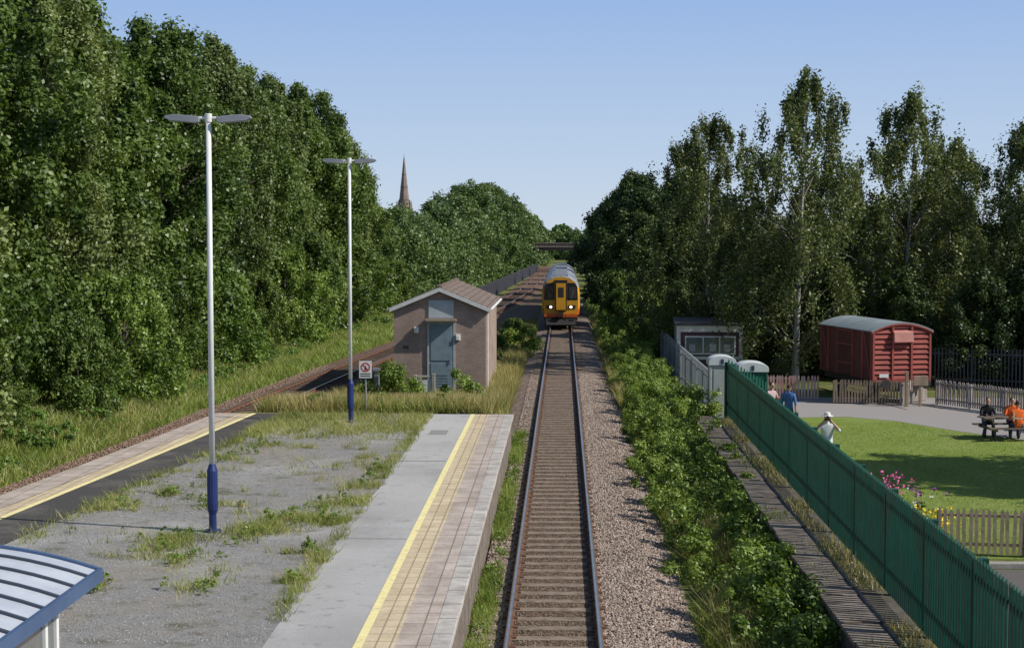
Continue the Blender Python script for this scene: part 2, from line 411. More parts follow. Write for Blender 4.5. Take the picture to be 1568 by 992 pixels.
def tree_obj(name,H,R,z0,nc,nl,leaf,seed,mats,birch=False,prof=None,cr=(.17,.30),droop=.6):
    r=np.random.default_rng(seed)
    t=r.random(nc)**.92; a=r.uniform(0,2*math.pi,nc)
    pr=prof or ([0,.12,.35,.65,.88,1],[.6,.92,1,.78,.42,.08])
    p=np.interp(t,*pr)
    ph=r.uniform(0,6.28,4)
    lump=1+.24*np.sin(3*a+ph[0]+5*t)+.18*np.sin(5*a+ph[1]-7*t)+.14*np.sin(14*t+ph[2])
    rd=R*p*lump*(.3+.7*np.sqrt(r.random(nc)))
    lean=np.array([r.normal()*.2,r.normal()*.2])
    C=np.stack([rd*np.cos(a)+lean[0]*t,rd*np.sin(a)+lean[1]*t,z0+(H-z0)*(t*.97)],-1)
    C[:,2]+=.035*H*np.sin(2*a+ph[3])*t
    CR=R*r.uniform(cr[0],cr[1],nc)*(1-.35*t)
    if birch:
        P,N,var=clumps(C,CR,nl,1.8,r,up=-.1,shell=.1)
        P[:,2]-=r.random(len(P))**2*.9
    else:
        P,N,var=clumps(C,CR,nl,.95,r,up=.35,shell=.3)
        P[:,2]-=r.random(len(P))**3*droop
    P[:,2]=np.maximum(P[:,2],.1)
    S=leaf*r.uniform(.65,1.35,len(P))
    V,F=leafquads(P,N,S,r)
    b=B()
    segs=7; pts=[]
    for i in range(segs+1):
        q=i/segs; pts.append(Vector((lean[0]*q+math.sin(q*5+ph[3])*.12,lean[1]*q+math.cos(q*4+ph[2])*.12,H*.93*q)))
    r0=H*.019 if not birch else H*.012
    for i in range(segs): b.cyl(pts[i],pts[i+1],r0*(1-i/segs*.9)*(1.25 if i==0 else 1),r0*(1-(i+1)/segs*.9),7,0,False)
    idx=r.choice(nc,min(45,nc),replace=False); lm=2 if len(mats)>2 else 0
    for k in idx:
        c=Vector(C[k]); h=max(.8,c.z-(.5+(.35 if not birch else .7)*math.hypot(c.x,c.y))); q=min(h/(H*.93),.97)
        s0=pts[int(q*segs)].lerp(pts[min(int(q*segs)+1,segs)],q*segs-int(q*segs))
        mid=s0.lerp(c,.5)+Vector((0,0,.25)); w=(.02+.16*r0*(1-q)*2)*(.7 if birch else 1)
        b.cyl(s0,mid,w*1.3,w*.8,5,lm,False); b.cyl(mid,c,w*.8,.012,5,lm,False)
    tv=np.array(b.v); tf=np.array(b.f)
    V2=np.concatenate([tv,V]); F2=np.concatenate([tf,F+len(tv)])
    mi=np.concatenate([np.array(b.m),np.ones(len(F))])
    vv=np.concatenate([np.zeros(len(tf)),var])
    return np_obj(name,V2,F2,mats,var=vv,midx=mi,link=False).data
def place(name,me,x,y,s=1,rz=None,sz=None,z=None):
    o=bpy.data.objects.new(name,me); COL.objects.link(o)
    o.location=(x,y,(float(gz(x,y)) if z is None else z)-.1)
    o.rotation_euler=(0,0,random.uniform(0,6.28) if rz is None else rz); o.scale=(s,s,s*(sz or 1)); return o

P_round=([0,.12,.35,.65,.88,1],[.6,.92,1,.86,.55,.12])
P_col=([0,.15,.45,.75,.92,1],[.75,.9,.82,.66,.4,.08])
P_cone=([0,.1,.3,.6,.85,1],[.8,1,.95,.62,.3,.05])
dm=[tree_obj('deciduous_tree_mesh',17,4.6,1.0,360,235,.205,11,[M['bark'],M['leaf']],cr=(.10,.26),prof=P_round),
    tree_obj('deciduous_tree_mesh',18,3.8,.8,340,235,.19,12,[M['bark'],M['leafb']],cr=(.10,.24),prof=P_col,droop=1.4),
    tree_obj('deciduous_tree_mesh',16.5,5.0,.8,380,235,.22,13,[M['bark'],M['leaf']],cr=(.09,.22),prof=P_cone,droop=.9),
    tree_obj('deciduous_tree_mesh',15.5,4.6,.8,330,235,.23,14,[M['bark'],M['leaf2']],cr=(.11,.26),prof=P_round)]
um=[tree_obj('understory_mesh',5,2.6,.2,130,240,.15,31+i,[M['bark'],[M['leaf'],M['bushleaf']][i]],prof=([0,.3,.7,1],[.9,1,.8,.25]),cr=(.12,.26)) for i in range(2)]
rows=[(-22,40,1.05,0),(-21.2,48,1.0,1),(-22.2,56,1.04,0),(-21.0,64,.94,1),(-22.0,72,1.06,2),(-20.8,80,.98,0),(-22.6,87,.95,3),(-20.8,94,1.02,1),(-21.0,102,1.02,0),(-20.4,110,1.0,1),(-20.0,118,1.06,2),(-19.6,125,1.02,0),(-19.3,132,.93,1),(-19.0,139,.8,0)]
for i,(x,y,s,k) in enumerate(rows): place('deciduous_tree',dm[k],x,y,s*random.uniform(.97,1.03))
for i in range(10): place('deciduous_tree',dm[[3,0,3,1][i%4]],-28.5+i*.4,46+i*10,1.05+random.uniform(-.14,.08))
for i in range(19):
    y=38+i*5.8; place('understory_shrub',um[(i*7%3)%2],float(np.interp(y,[38,80,140],[-18.0,-17.6,-15.9]))+random.uniform(-.9,.7),y,random.uniform(.55,1.3),sz=random.uniform(.8,1.3))
bm=[tree_obj('birch_tree_mesh',14.5,4.0,1.8,200,225,.155,51+i,[M['birchbark'],M['birchleaf'],M['birchtwig']],birch=True,prof=([0,.15,.4,.7,.88,1],[.5,.85,1,.82,.5,.12]),cr=(.10,.20)) for i in range(3)]
rm=[tree_obj('shaded_tree_mesh',11,4.2,.5,220,230,.23,71+i,[M['bark'],M['leaf2']],cr=(.12,.28)) for i in range(2)]
for (x,y,s,k) in [(7.9,85,.93,0),(11.3,76,1.02,1),(10.0,80,.62,2),(17.6,80,.98,2),(14.2,86,.72,0),(20.8,84,.84,1),(23.6,78,.92,0),(26.5,86,.95,2)]:  # the small extra birch is added to throw a shadow band across the track
    place('birch_tree',bm[k],x,y,s)
for (x,y,s) in [(8,103,.85),(13,98,.75),(18,94,.8),(23,93,.88),(28,90,1.0),(33,94,1.2),(11,112,.85),(17,108,.85),(24,104,.95),(29,78,.95),(27,72,.8),(6.5,120,.8),(7,135,1.0),(8,150,1.15),(7.5,166,1.25),(8,185,1.3),(9,205,1.3),(12,140,1.2),(13,170,1.3),(22,74,.55),(16.5,76,.5),(9.5,84,.42),(7.2,92,.4),(19.5,73,.5),(13.5,78,.45)]:
    place('broadleaf_tree',rm[int(x*7+y)%2],x,y,s)
place('broadleaf_tree',rm[0],23.0,43,1.15); place('broadleaf_tree',rm[1],30,36,1.3)
for (x,y,s) in [(5.0,98,.75),(4.2,108,.7),(6.6,88,.7),(4.5,118,.9),(4.6,90,.45),(5.6,94,.8),(7.8,81,.5),(-2.6,92,.42),(-3.4,86,.3)]:
    place('understory_shrub',um[int(y)%2],x,y,s)

def canopy(name,lst,leaf,nl,seed,m,nc=90):
    r=np.random.default_rng(seed); Ps=[];Ns=[];Vs=[];Ss=[]
    for (x,y,H,R) in lst:
        t=r.random(nc); a=r.uniform(0,6.28,nc); p=np.interp(t,[0,.3,.7,1],[.85,1,.8,.2])
        rd=R*p*(.5+.5*np.sqrt(r.random(nc)))
        C=np.stack([x+rd*np.cos(a),y+rd*np.sin(a),float(gz(x,y))+H*t*.93+.3],-1)
        P,N,v=clumps(C,R*r.uniform(.14,.32,nc),nl,.9,r,.3,.4)
        Ps.append(P);Ns.append(N);Vs.append(v*.6+r.random()*.4);Ss.append(leaf*r.uniform(.7,1.3,len(P))*(y/250)**.5)
    V,F=leafquads(np.concatenate(Ps),np.concatenate(Ns),np.concatenate(Ss),r,.7)
    np_obj(name,V,F,[m],var=np.concatenate(Vs))
L=[]
for (x,y,h) in [(-15,148,7.5),(-13.8,158,7),(-15.5,168,8.5),(-14,176,8.5),(-17.5,182,9.5),(-14.5,192,10.5),(-16.5,205,11.5),(-13.5,215,13),(-17,228,13.5),(-12.8,236,15.5),(-15,250,16.5),(-11.8,262,16.5),(-10.8,280,16),(-10,300,15.5),(-9.5,330,15),(-9,365,14),(-8,400,13.5),(-7.8,440,12.5),(-7,480,11),(-21,160,8),(-22,180,9),(-22,210,10),(-18,270,16)]:
    L.append((x,y,h,4.5))
for (x,y,h) in [(8,230,14),(8.5,255,14),(9,285,14),(9,320,13),(9,360,13),(9,400,12),(16,220,14),(17,260,14),(9,450,11),(-2,505,9),(3.5,500,10),(0,540,8)]: L.append((x,y,h,4.6))
canopy('distant_trees',L,.38,100,5,M['farleaf'])
L=[]
r=np.random.default_rng(9)
for i in range(60): 
    x=-330+i*11+r.normal()*3
    L.append((x,620+r.uniform(-40,60),9+r.uniform(0,3),8))
canopy('distant_woodland',L,.9,50,6,M['farleaf'],60)

def scrub(name,blobs,leaf,dens,seed,m,flat=.8):
    r=np.random.default_rng(seed); Ps=[];Ns=[];Vs=[];Ss=[]
    for (x,y,z,R,h) in blobs:
        nc=max(8,int(16*R)); d=unit(r.normal(size=(nc,3))); d[:,2]=np.abs(d[:,2])
        C=np.stack([x+d[:,0]*R*.75,y+d[:,1]*R*.75,z+d[:,2]*h*.8+.05],-1)
        nl=int(dens*R*R/nc*16)
        P,N,v=clumps(C,R*r.uniform(.25,.45,nc),nl,.9,r,.5,.3)
        k=P[:,2]>z-.2
        Ps.append(P[k]);Ns.append(N[k]);Vs.append(np.clip(v[k]*.8+r.uniform(-.1,.3),0,1));Ss.append(leaf*r.uniform(.6,1.4,k.sum()))
    V,F=leafquads(np.concatenate(Ps),np.concatenate(Ns),np.concatenate(Ss),r,.6)
    return np_obj(name,V,F,[m],var=np.concatenate(Vs))
r=np.random.default_rng(21)
bl=[]
y=24.
while y<112:
    for xx in np.arange(2.9,4.6,.5):
        lo=3.0 if y<30 else 2.8
        if xx<lo: continue
        if y<37 and 3.2<xx<3.9 and r.random()<.5: continue
        R=r.uniform(.3,.72); h=r.uniform(.4,1.5)*(1.0 if y>36 else .8)
        bl.append((xx+r.normal()*.18,y+r.normal()*.3,float(gz(xx,y)),R,h))
    y+=r.uniform(.55,.85)
scrub('bramble_scrub',bl,.075,270,22,M['bushleaf'])
scrub('shrub',[(3.75,25.6,-.3,.8,1.7),(3.6,27.4,-.3,.7,1.5),(4.2,24.2,-.3,.6,1.3),(3.2,24.6,-.3,.5,1.0),(3.9,33.2,-.3,.6,1.5)],.085,520,23,M['bushleaf'])
scrub('shrub',[(5.2,54.5,-.3,.8,1.7),(4.6,56,-.3,.9,1.5),(3.6,58,-.3,.8,1.3)],.10,300,24,M['bushleaf'])
scrub('shrub',[(-6.7,60.5,-.2,1.15,1.8),(-5.9,60.8,-.2,.8,1.3)],.10,300,25,M['bushleaf'])
scrub('shrub',[(-4.05,61.8,-.2,.75,1.4),(-3.3,62.2,-.2,.5,1.0)],.10,300,26,M['bushleaf'])
scrub('shrub',[(-1.9,88,-.4,1.0,1.9),(-2.9,90,-.4,.9,1.4)],.13,260,27,M['bushleaf'])

def blades(name,P,h,w,m,seed,lean=.35,hv=.5):
    r=np.random.default_rng(seed); n=len(P)
    a=r.uniform(0,6.28,n); d=np.stack([np.cos(a),np.sin(a),0*a],-1)
    H=h*r.uniform(1-hv,1+hv,n)
    W=w*r.uniform(.6,1.3,n)
    tip=P+np.array([0,0,1.])*H[:,None]+np.stack([r.normal(size=n),r.normal(size=n),0*a],-1)*lean*H[:,None]
    V=np.stack([P-d*W[:,None]/2,P+d*W[:,None]/2,tip],1).reshape(-1,3)
    F=np.arange(3*n).reshape(n,3)
    return np_obj(name,V,F,[m],var=np.clip(r.random(n)*.6+.4*(.5+.5*np.sin(P[:,0]*1.3)*np.cos(P[:,1]*.9+P[:,0])),0,1))
def area(n,x0,x1,y0,y1,seed,fz=None,pw=1.0,thr=None):
    r=np.random.default_rng(seed); x=r.uniform(x0,x1,n); y=y0+(y1-y0)*r.random(n)**pw
    if thr is not None:
        f=np.sin(x*1.7+y*.6)+np.sin(y*1.1-x*.8)+np.sin(x*3.1+y*2.3)*.6+r.normal(size=n)*.5
        k=f>thr; x=x[k];y=y[k]
    z=(gz(x,y) if fz is None else fz(x,y)); return np.stack([x,y,z-.01],-1)
def slopez(x,y): return np.interp(y,[0,YE,YE+.4,52,55,58,62],[PZ,PZ,PZ-.03,.6,.25,-.05,-.32])+drop(y)
P=area(90000,-19,-13.9,34,150,41,pw=1.4); P=P[P[:,0]<ltx(P[:,1])-2.1]
rr=np.random.default_rng(4).random(len(P))+.25*np.sin(P[:,1]*.3)*np.sin(P[:,0]*1.5)
blades('embankment_grass',P[rr>.28],.24,.035,M['grassblade'],42,lean=.6)
blades('embankment_dry_grass',P[rr<=.28],.3,.03,M['drygrass'],142,lean=.5)
P=area(40000,-15.5,-8,60,150,43,pw=1.2); P=P[(P[:,0]<ltx(P[:,1])-2.1)]
blades('embankment_grass',P,.26,.04,M['grassblade'],44,lean=.55)
r=np.random.default_rng(45); bl=[]
for i in range(200):
    y=36+r.random()**1.3*90; x=r.uniform(-18.5,-15.4)+(max(0,y-60))*.02
    bl.append((x,y,float(gz(x,y)),r.uniform(.2,.65),r.uniform(.12,.6)))
scrub('embankment_weeds',bl,.09,220,46,M['bushleaf'])
P=area(70000,-9.6,-2.1,49.2,64.5,47,fz=slopez); P=P[(P[:,0]>ltx(P[:,1])+2.0)]
rr=np.random.default_rng(1).random(len(P))
k=rr+.3*np.sin(P[:,0]*.9+P[:,1]*.5)<.65
blades('dry_grass',P[k],.42,.03,M['drygrass'],48,hv=.6)
blades('tall_grass',P[~k],.36,.03,M['grassblade'],49)
r=np.random.default_rng(149); bl=[]
for i in range(40):
    y=r.uniform(50,63); x=r.uniform(-8.6,-2.6); bl.append((x,y,float(slopez(x,y)),r.uniform(.2,.45),r.uniform(.25,.7)))
scrub('rough_weeds',bl,.09,220,150,M['bushleaf'])
P=area(30000,-2.95,-1.9,50,120,50,pw=1.3); k=np.random.default_rng(2).random(len(P))<.65; blades('dry_grass',P[k],.5,.035,M['drygrass'],51,hv=.6); blades('tall_grass',P[~k],.4,.035,M['grassblade'],151,hv=.6)
P=area(14000,-8.6,-6.9,62,110,52); P=P[P[:,0]>ltx(P[:,1])+1.8]; blades('tall_grass',P,.45,.04,M['grassblade'],53)
P=area(16000,2.4,3.1,60,125,54,pw=1.2); blades('dry_grass',P,.5,.035,M['drygrass'],55,hv=.6)
P=area(9000,2.45,3.4,22,60,56,thr=.4); blades('tall_grass',P,.3,.02,M['grassblade'],57)
P=area(26000,2.8,4.4,22,40,58,thr=-.6); k=np.random.default_rng(3).random(len(P))<.6
blades('dry_grass',P[k],.45,.018,M['drygrass'],59,lean=.5); blades('tall_grass',P[~k],.4,.02,M['grassblade'],159,lean=.5)
P=area(16000,-1.42,-1.05,20,52,60,fz=lambda x,y:-.24+0*x,thr=-.3); blades('tall_grass',P,.22,.02,M['grassblade'],61)
r=np.random.default_rng(62); bl=[]
for i in range(46): bl.append((r.uniform(-1.36,-1.12),21+r.random()*30,-.22,r.uniform(.1,.22),r.uniform(.1,.3)))
scrub('platform_foot_weeds',bl,.05,260,63,M['bushleaf'])
r=np.random.default_rng(64); PP=[];PD=[];bl=[]
def tuft(x,y,n,sp,dry=.52):
    n=max(3,int(n*.7)); ang=r.uniform(0,3.14); st=r.uniform(.6,1.5)
    u=r.normal(size=n)*sp*st; v=r.normal(size=n)*sp*1.4/st
    q=np.stack([x+u*math.cos(ang)-v*math.sin(ang),y+u*math.sin(ang)+v*math.cos(ang),np.full(n,PZ-.01)],-1)
    q=q[(q[:,0]<-3.8)&(q[:,1]<YE)&(q[:,0]>lpx(q[:,1])+2.1)]
    k=r.random(len(q))<dry; PD.append(q[k]); PP.append(q[~k])
for (x,y,n,sp) in [(-5.3,29.6,1600,.36),(-5.0,31.0,1500,.4),(-4.6,32.2,900,.35),(-6.9,28.2,900,.3),(-7.0,27.4,500,.25),(-5.9,28.6,800,.36),(-9.0,31.5,600,.25),(-8.4,33,400,.25),(-6.3,26.4,400,.3),(-7.3,24.2,400,.22),(-4.4,34.5,500,.3),(-4.2,27,300,.2),(-4.3,30,500,.15),(-4.2,37,400,.2),(-7.0,31.8,300,.25),(-5.6,24.4,300,.25),(-4.3,24.7,300,.14),(-7.8,41,400,.35),(-8.4,38.6,400,.3)]:
    for q_ in range(3): tuft(x+r.normal()*sp*.7,y+r.normal()*sp,n/3,sp*.6)
    for j in range(4): bl.append((x+r.normal()*sp,y+r.normal()*sp,PZ,r.uniform(.08,.2),r.uniform(.1,.3)))
for i in range(110):
    y=22+26*r.random()**.6; x=r.uniform(float(lpx(y))+2.5,-3.95); tuft(x,y,int(r.uniform(20,110)),r.uniform(.05,.2),.65)
    if r.random()<.3: bl.append((x,y,PZ,r.uniform(.05,.13),r.uniform(.05,.15)))
for i in range(80):
    y=22+26*r.random(); tuft(-4.02+r.normal()*.05,y,50,.08,.5); tuft(float(lpx(y))+2.55+r.normal()*.1,y,60,.12,.5)
for i in range(140):
    y=42.5+5.8*r.random()**.7; tuft(r.uniform(-8.9,-4),y,120,.22,.6)
q=np.concatenate(PP); q=q[np.hypot(q[:,0]+6.44,q[:,1]-29)>.15]
blades('platform_weeds',q,.16,.016,M['grassblade'],65,lean=.6)
blades('platform_dry_weeds',np.concatenate(PD),.14,.014,M['drygrass'],66,lean=.6)
scrub('platform_leafy_weeds',[b_ for b_ in bl if b_[0]<-4.05],.045,280,67,M['bushleaf'])
stones('platform_gravel_stones',16000,(-9.5,-4.0),(21,46),lambda x,y:PZ+0*x,stone_mat('grey_gravel',(.18,.175,.165),(.34,.33,.32),(.52,.51,.49)),68,smin=.006,smax=.018,excl=lambda x,y:(x<lpx(y)+2.5))

# ------------------------------------------------------------ lamps
white=mat('white_paint',(.72,.72,.7),(.6,.6,.58),2,.4,bs=0)
blue=mat('blue_paint',(.02,.04,.15),(.012,.022,.09),3,.4,bs=0)
grey=mat('grey_metal',(.3,.31,.33),(.22,.23,.25),3,.5,metal=.3,bs=0)
def lamp(x,y,rz=0):
    e=empty('street_lamp',(x,y,PZ),rz); b=B(); h=7.75
    b.cyl((0,0,1.25),(0,0,h),.055,.05,12,0); b.obj('pole',[white],parent=e,smooth=True)
    b=B(); b.cyl((0,0,0),(0,0,.03),.16,.16,12,0); b.cyl((0,0,.03),(0,0,.32),.075,.07,12,0); b.cyl((0,0,.32),(0,0,.42),.07,.1,12,0); b.cyl((0,0,.42),(0,0,1.15),.1,.1,12,0); b.cyl((0,0,1.15),(0,0,1.28),.1,.06,12,0)
    b.obj('blue_base',[blue],parent=e,smooth=False)
    b=B(); b.cyl((0,0,h-.1),(0,0,h+.06),.07,.07,12,0)
    for s in(-1,1):
        b.cyl((s*.04,0,h-.02),(s*.28,0,h-.02),.03,.03,8,0)
        prof=[(s*.16,h-.10),(s*.24,h-.115),(s*.7,h-.075),(s*.8,h-.02),(s*.78,h+.02),(s*.6,h+.045),(s*.3,h+.02),(s*.16,h-.0)]
        b.prism(prof,'Y',-.11,.11,1)
    b.obj('lamp_heads',[white,grey],parent=e,bevel=.015)
lamp(-6.44,29.05,rad(4)); lamp(-6.16,46.2,rad(3))

# ------------------------------------------------------------ sign
red=mat('sign_red',(.55,.03,.03),None,2,.5,bs=0)
e=empty('trespass_sign',(-6.1,49.3,.75)); b=B()
b.cyl((0,0,0),(0,0,1.62),.03,.03,8,0); b.obj('post',[grey],parent=e)
b=B(); b.box(-.2,.2,-.05,-.035,1.18,1.72,0)
for i in range(20):
    a0=2*math.pi*i/20;a1=2*math.pi*(i+1)/20
    b.add([(.15*math.cos(a0),-.054,1.52+.15*math.sin(a0)),(.15*math.cos(a1),-.054,1.52+.15*math.sin(a1)),(.11*math.cos(a1),-.054,1.52+.11*math.sin(a1)),(.11*math.cos(a0),-.054,1.52+.11*math.sin(a0))],[(0,1,2,3)],1)
b.add([(-.1,-.056,1.6),(-.075,-.056,1.625),(.1,-.056,1.44),(.075,-.056,1.415)],[(0,1,2,3)],1)
b.box(-.03,.03,-.053,-.051,1.43,1.56,2); b.box(-.16,.16,-.054,-.051,1.3,1.33,2); b.box(-.16,.16,-.054,-.051,1.23,1.26,2)
b.obj('plate',[white,red,mat('black_paint',(.02,.02,.02),None,2,.5,bs=0)],parent=e)

# ------------------------------------------------------------ shelter roof bottom left
e=empty('platform_shelter')
roofw=mat('shelter_roof_grey',(.50,.53,.58),(.38,.41,.46),2.5,.4,bs=.05); dk=mat('dark_rib',(.05,.06,.085),None,3,.5,bs=0)
glass=mat('shelter_glass',(.12,.14,.15),(.08,.09,.1),2,.08,bs=0,spec=.8)
blf=mat('shelter_blue',(.07,.12,.23),(.05,.085,.17),2,.4,bs=0)
sx0,sx1,sy0,sy1=-7.3,-4.34,5.5,14.8; cxm=(sx0+sx1)/2; hw=(sx1-sx0)/2
def rz_(x): return 3.26+.24*(1-((x-cxm)/hw)**2)
b=B(); n=16; pf=[(sx0+(sx1-sx0)*i/n) for i in range(n+1)]
prof=[(x,rz_(x)) for x in pf]+[(x,rz_(x)-.04) for x in reversed(pf)]
b.prism(prof,'Y',sy0,sy1,0); b.obj('roof',[roofw],parent=e)
b=B(); y=sy1-.3
while y>sy0:
    prof=[(x,rz_(x)+.022) for x in pf]+[(x,rz_(x)-.0) for x in reversed(pf)]
    b.prism(prof,'Y',y-.022,y+.022,0); y-=.42
b.obj('ribs',[dk],parent=e)
b=B(); b.box(sx1,sx1+.04,sy0,sy1+.05,3.15,3.28,0); b.box(sx0-.04,sx0,sy0,sy1+.05,3.15,3.28,0)
prof=[(x,rz_(x)+.025) for x in pf]+[(x,rz_(x)-.1) for x in reversed(pf)]
b.prism(prof,'Y',sy1,sy1+.05,0); b.obj('fascia',[blf],parent=e)
b=B()
for x in (sx0+.3,sx1-.3):
    for yy_ in np.arange(sy0+.2,sy1-.2,1.4): b.box(x-.035,x+.035,yy_-.035,yy_+.035,PZ,3.26,0)
    b.box(x-.035,x+.035,sy1-.42,sy1-.35,PZ,3.26,0)
    b.box(x-.03,x+.03,sy0+.2,sy1-.4,3.05,3.12,0); b.box(x-.03,x+.03,sy0+.2,sy1-.4,1.1,1.16,0)
b.obj('frame',[white],parent=e)
b=B()
for x in (sx0+.3,sx1-.3): b.box(x-.006,x+.006,sy0+.2,sy1-.42,1.16,3.05,0)
b.box(sx0+.35,sx1-.35,sy1-.39,sy1-.38,1.16,3.05,0)
b.obj('glass_panels',[glass],parent=e)

# ------------------------------------------------------------ hut
e=empty('brick_hut')
hb=brick_mat('hut_brick',(.40,.275,.225),(.33,.225,.19),(.37,.32,.28),.225,.075,.012,axes='WALL',dirt=(.7,.66,.64),nsc=1.2,bs=.2)
x0,x1,y0,y1=-6.9,-3.06,65,75.5; zb,ze,za=-.4,3.38,4.16; xm=(x0+x1)/2
b=B()
b.add([(x0,y0,zb),(x1,y0,zb),(x1,y0,ze),(xm,y0,za),(x0,y0,ze)],[(0,1,2,3,4)],0)
b.add([(x0,y1,zb),(x1,y1,zb),(x1,y1,ze),(xm,y1,za),(x0,y1,ze)],[(4,3,2,1,0)],0)
b.add([(x1,y0,zb),(x1,y1,zb),(x1,y1,ze),(x1,y0,ze)],[(0,1,2,3)],0)
b.add([(x0,y0,zb),(x0,y1,zb),(x0,y1,ze),(x0,y0,ze)],[(3,2,1,0)],0)
b.obj('walls',[hb],parent=e)
tile=brick_mat('roof_tile',(.20,.15,.12),(.26,.19,.15),(.09,.07,.06),.3,.25,.02,axes='YX',dirt=(.6,.58,.55))
b=B(); ov=.16; sl_=(za-ze)/(xm-x0)
for s in(-1,1):
    xo=xm+s*((x1-x0)/2+ov); zo=ze-ov*sl_+.04
    pr=[(xm,za+.05),(xo,zo),(xo,zo+.07),(xm,za+.12)]
    b.prism(pr,'Y',y0-.18,y1+.18,0)
b.box(xm-.1,xm+.1,y0-.19,y1+.19,za+.1,za+.17,0)
b.obj('roof',[tile],parent=e)
cream=mat('bargeboard_white',(.66,.66,.65),(.52,.52,.5),4,.6,bs=0)
b=B()
for s in(-1,1):
    xo=xm+s*((x1-x0)/2+ov); zo=ze-ov*sl_
    b.prism([(xm,za-.07),(xo,zo-.08),(xo,zo+.085),(xm,za+.095)],'Y',y0-.215,y0-.185,0)
    b.cyl((xo+s*.05,y0-.18,zo+.02),(xo+s*.05,y1+.18,zo+.0),.055,.055,8,0)
b.cyl((x1+.06,y0+.3,zb),(x1+.06,y0+.3,3.2),.035,.035,8,0)
b.obj('bargeboards_gutters',[cream],parent=e)
door=mat('door_blue_grey',(.21,.27,.31),(.14,.19,.22),3,.55,bs=.1)
dx0,dx1=-5.42,-4.42
b=B(); b.box(dx0,dx1,y0-.05,y0+.02,zb+.15,2.75,0); b.box(dx0+.07,dx1-.07,y0-.075,y0-.05,zb+.3,1.1,0); b.box(dx0+.07,dx1-.07,y0-.075,y0-.05,1.22,2.62,0)
for i in range(6): b.box(dx0+.2,dx1-.2,y0-.09,y0-.075,.0+i*.12,.06+i*.12,0)
b.box(dx1-.14,dx1-.1,y0-.12,y0-.075,1.1,1.25,1); b.obj('door',[door,grey],parent=e)
b=B(); b.box(dx0-.08,dx0,y0-.06,y0+.02,zb,2.82,0); b.box(dx1,dx1+.08,y0-.06,y0+.02,zb,2.82,0); b.box(dx0-.0,dx1+.0,y0-.06,y0+.02,2.75,2.82,0)
b.obj('door_frame',[mat('frame_grey',(.4,.42,.42),None,3,.6,bs=0)],parent=e)
b=B(); b.box(dx0-.02,dx1+.02,y0-.045,y0+.02,2.98,3.72,0); b.obj('over_door_panel',[mat('panel_pale_blue',(.42,.47,.5),(.34,.38,.4),3,.6,bs=0)],parent=e)
b=B(); b.box(dx0-.14,dx1+.14,y0-.42,y0+.02,2.86,2.95,0); b.obj('door_canopy',[mat('canopy_tan',(.32,.26,.19),None,3,.7)],parent=e)
b=B()
for (x,z) in((-5.95,2.35),(-4.22,2.05)): b.box(x-.1,x+.1,y0-.12,y0,z,z+.26,0); b.box(x-.07,x+.07,y0-.16,y0-.12,z+.02,z+.2,0)
for (x,z) in ((-6.4,1.7),): b.box(x-.12,x+.12,y0-.02,y0+.01,z,z+.12,1)
b.obj('wall_boxes',[white,dk],parent=e,bevel=.01)
conc=mat('concrete',(.33,.31,.28),(.22,.21,.19),5,.9,bs=.3)
b=B(); b.box(-5.95,-5.8,63.4,63.55,-.4,.75,0); b.box(-5.2,-5.05,63.4,63.55,-.4,.8,0); b.box(-5.95,-5.05,63.42,63.53,.62,.72,0); b.box(-5.9,-5.1,63.45,63.5,.0,.55,1)
b.obj('concrete_barrier',[conc,cream],bevel=.02)
b=B(); b.box(-7.4,-7.2,62.2,62.4,-.4,1.0,0); b.box(-7.45,-7.15,62.15,62.45,1.0,1.12,0); b.box(-7.38,-7.22,62.18,62.2,.2,.8,1); b.obj('location_cabinet',[grey,dk],bevel=.02)

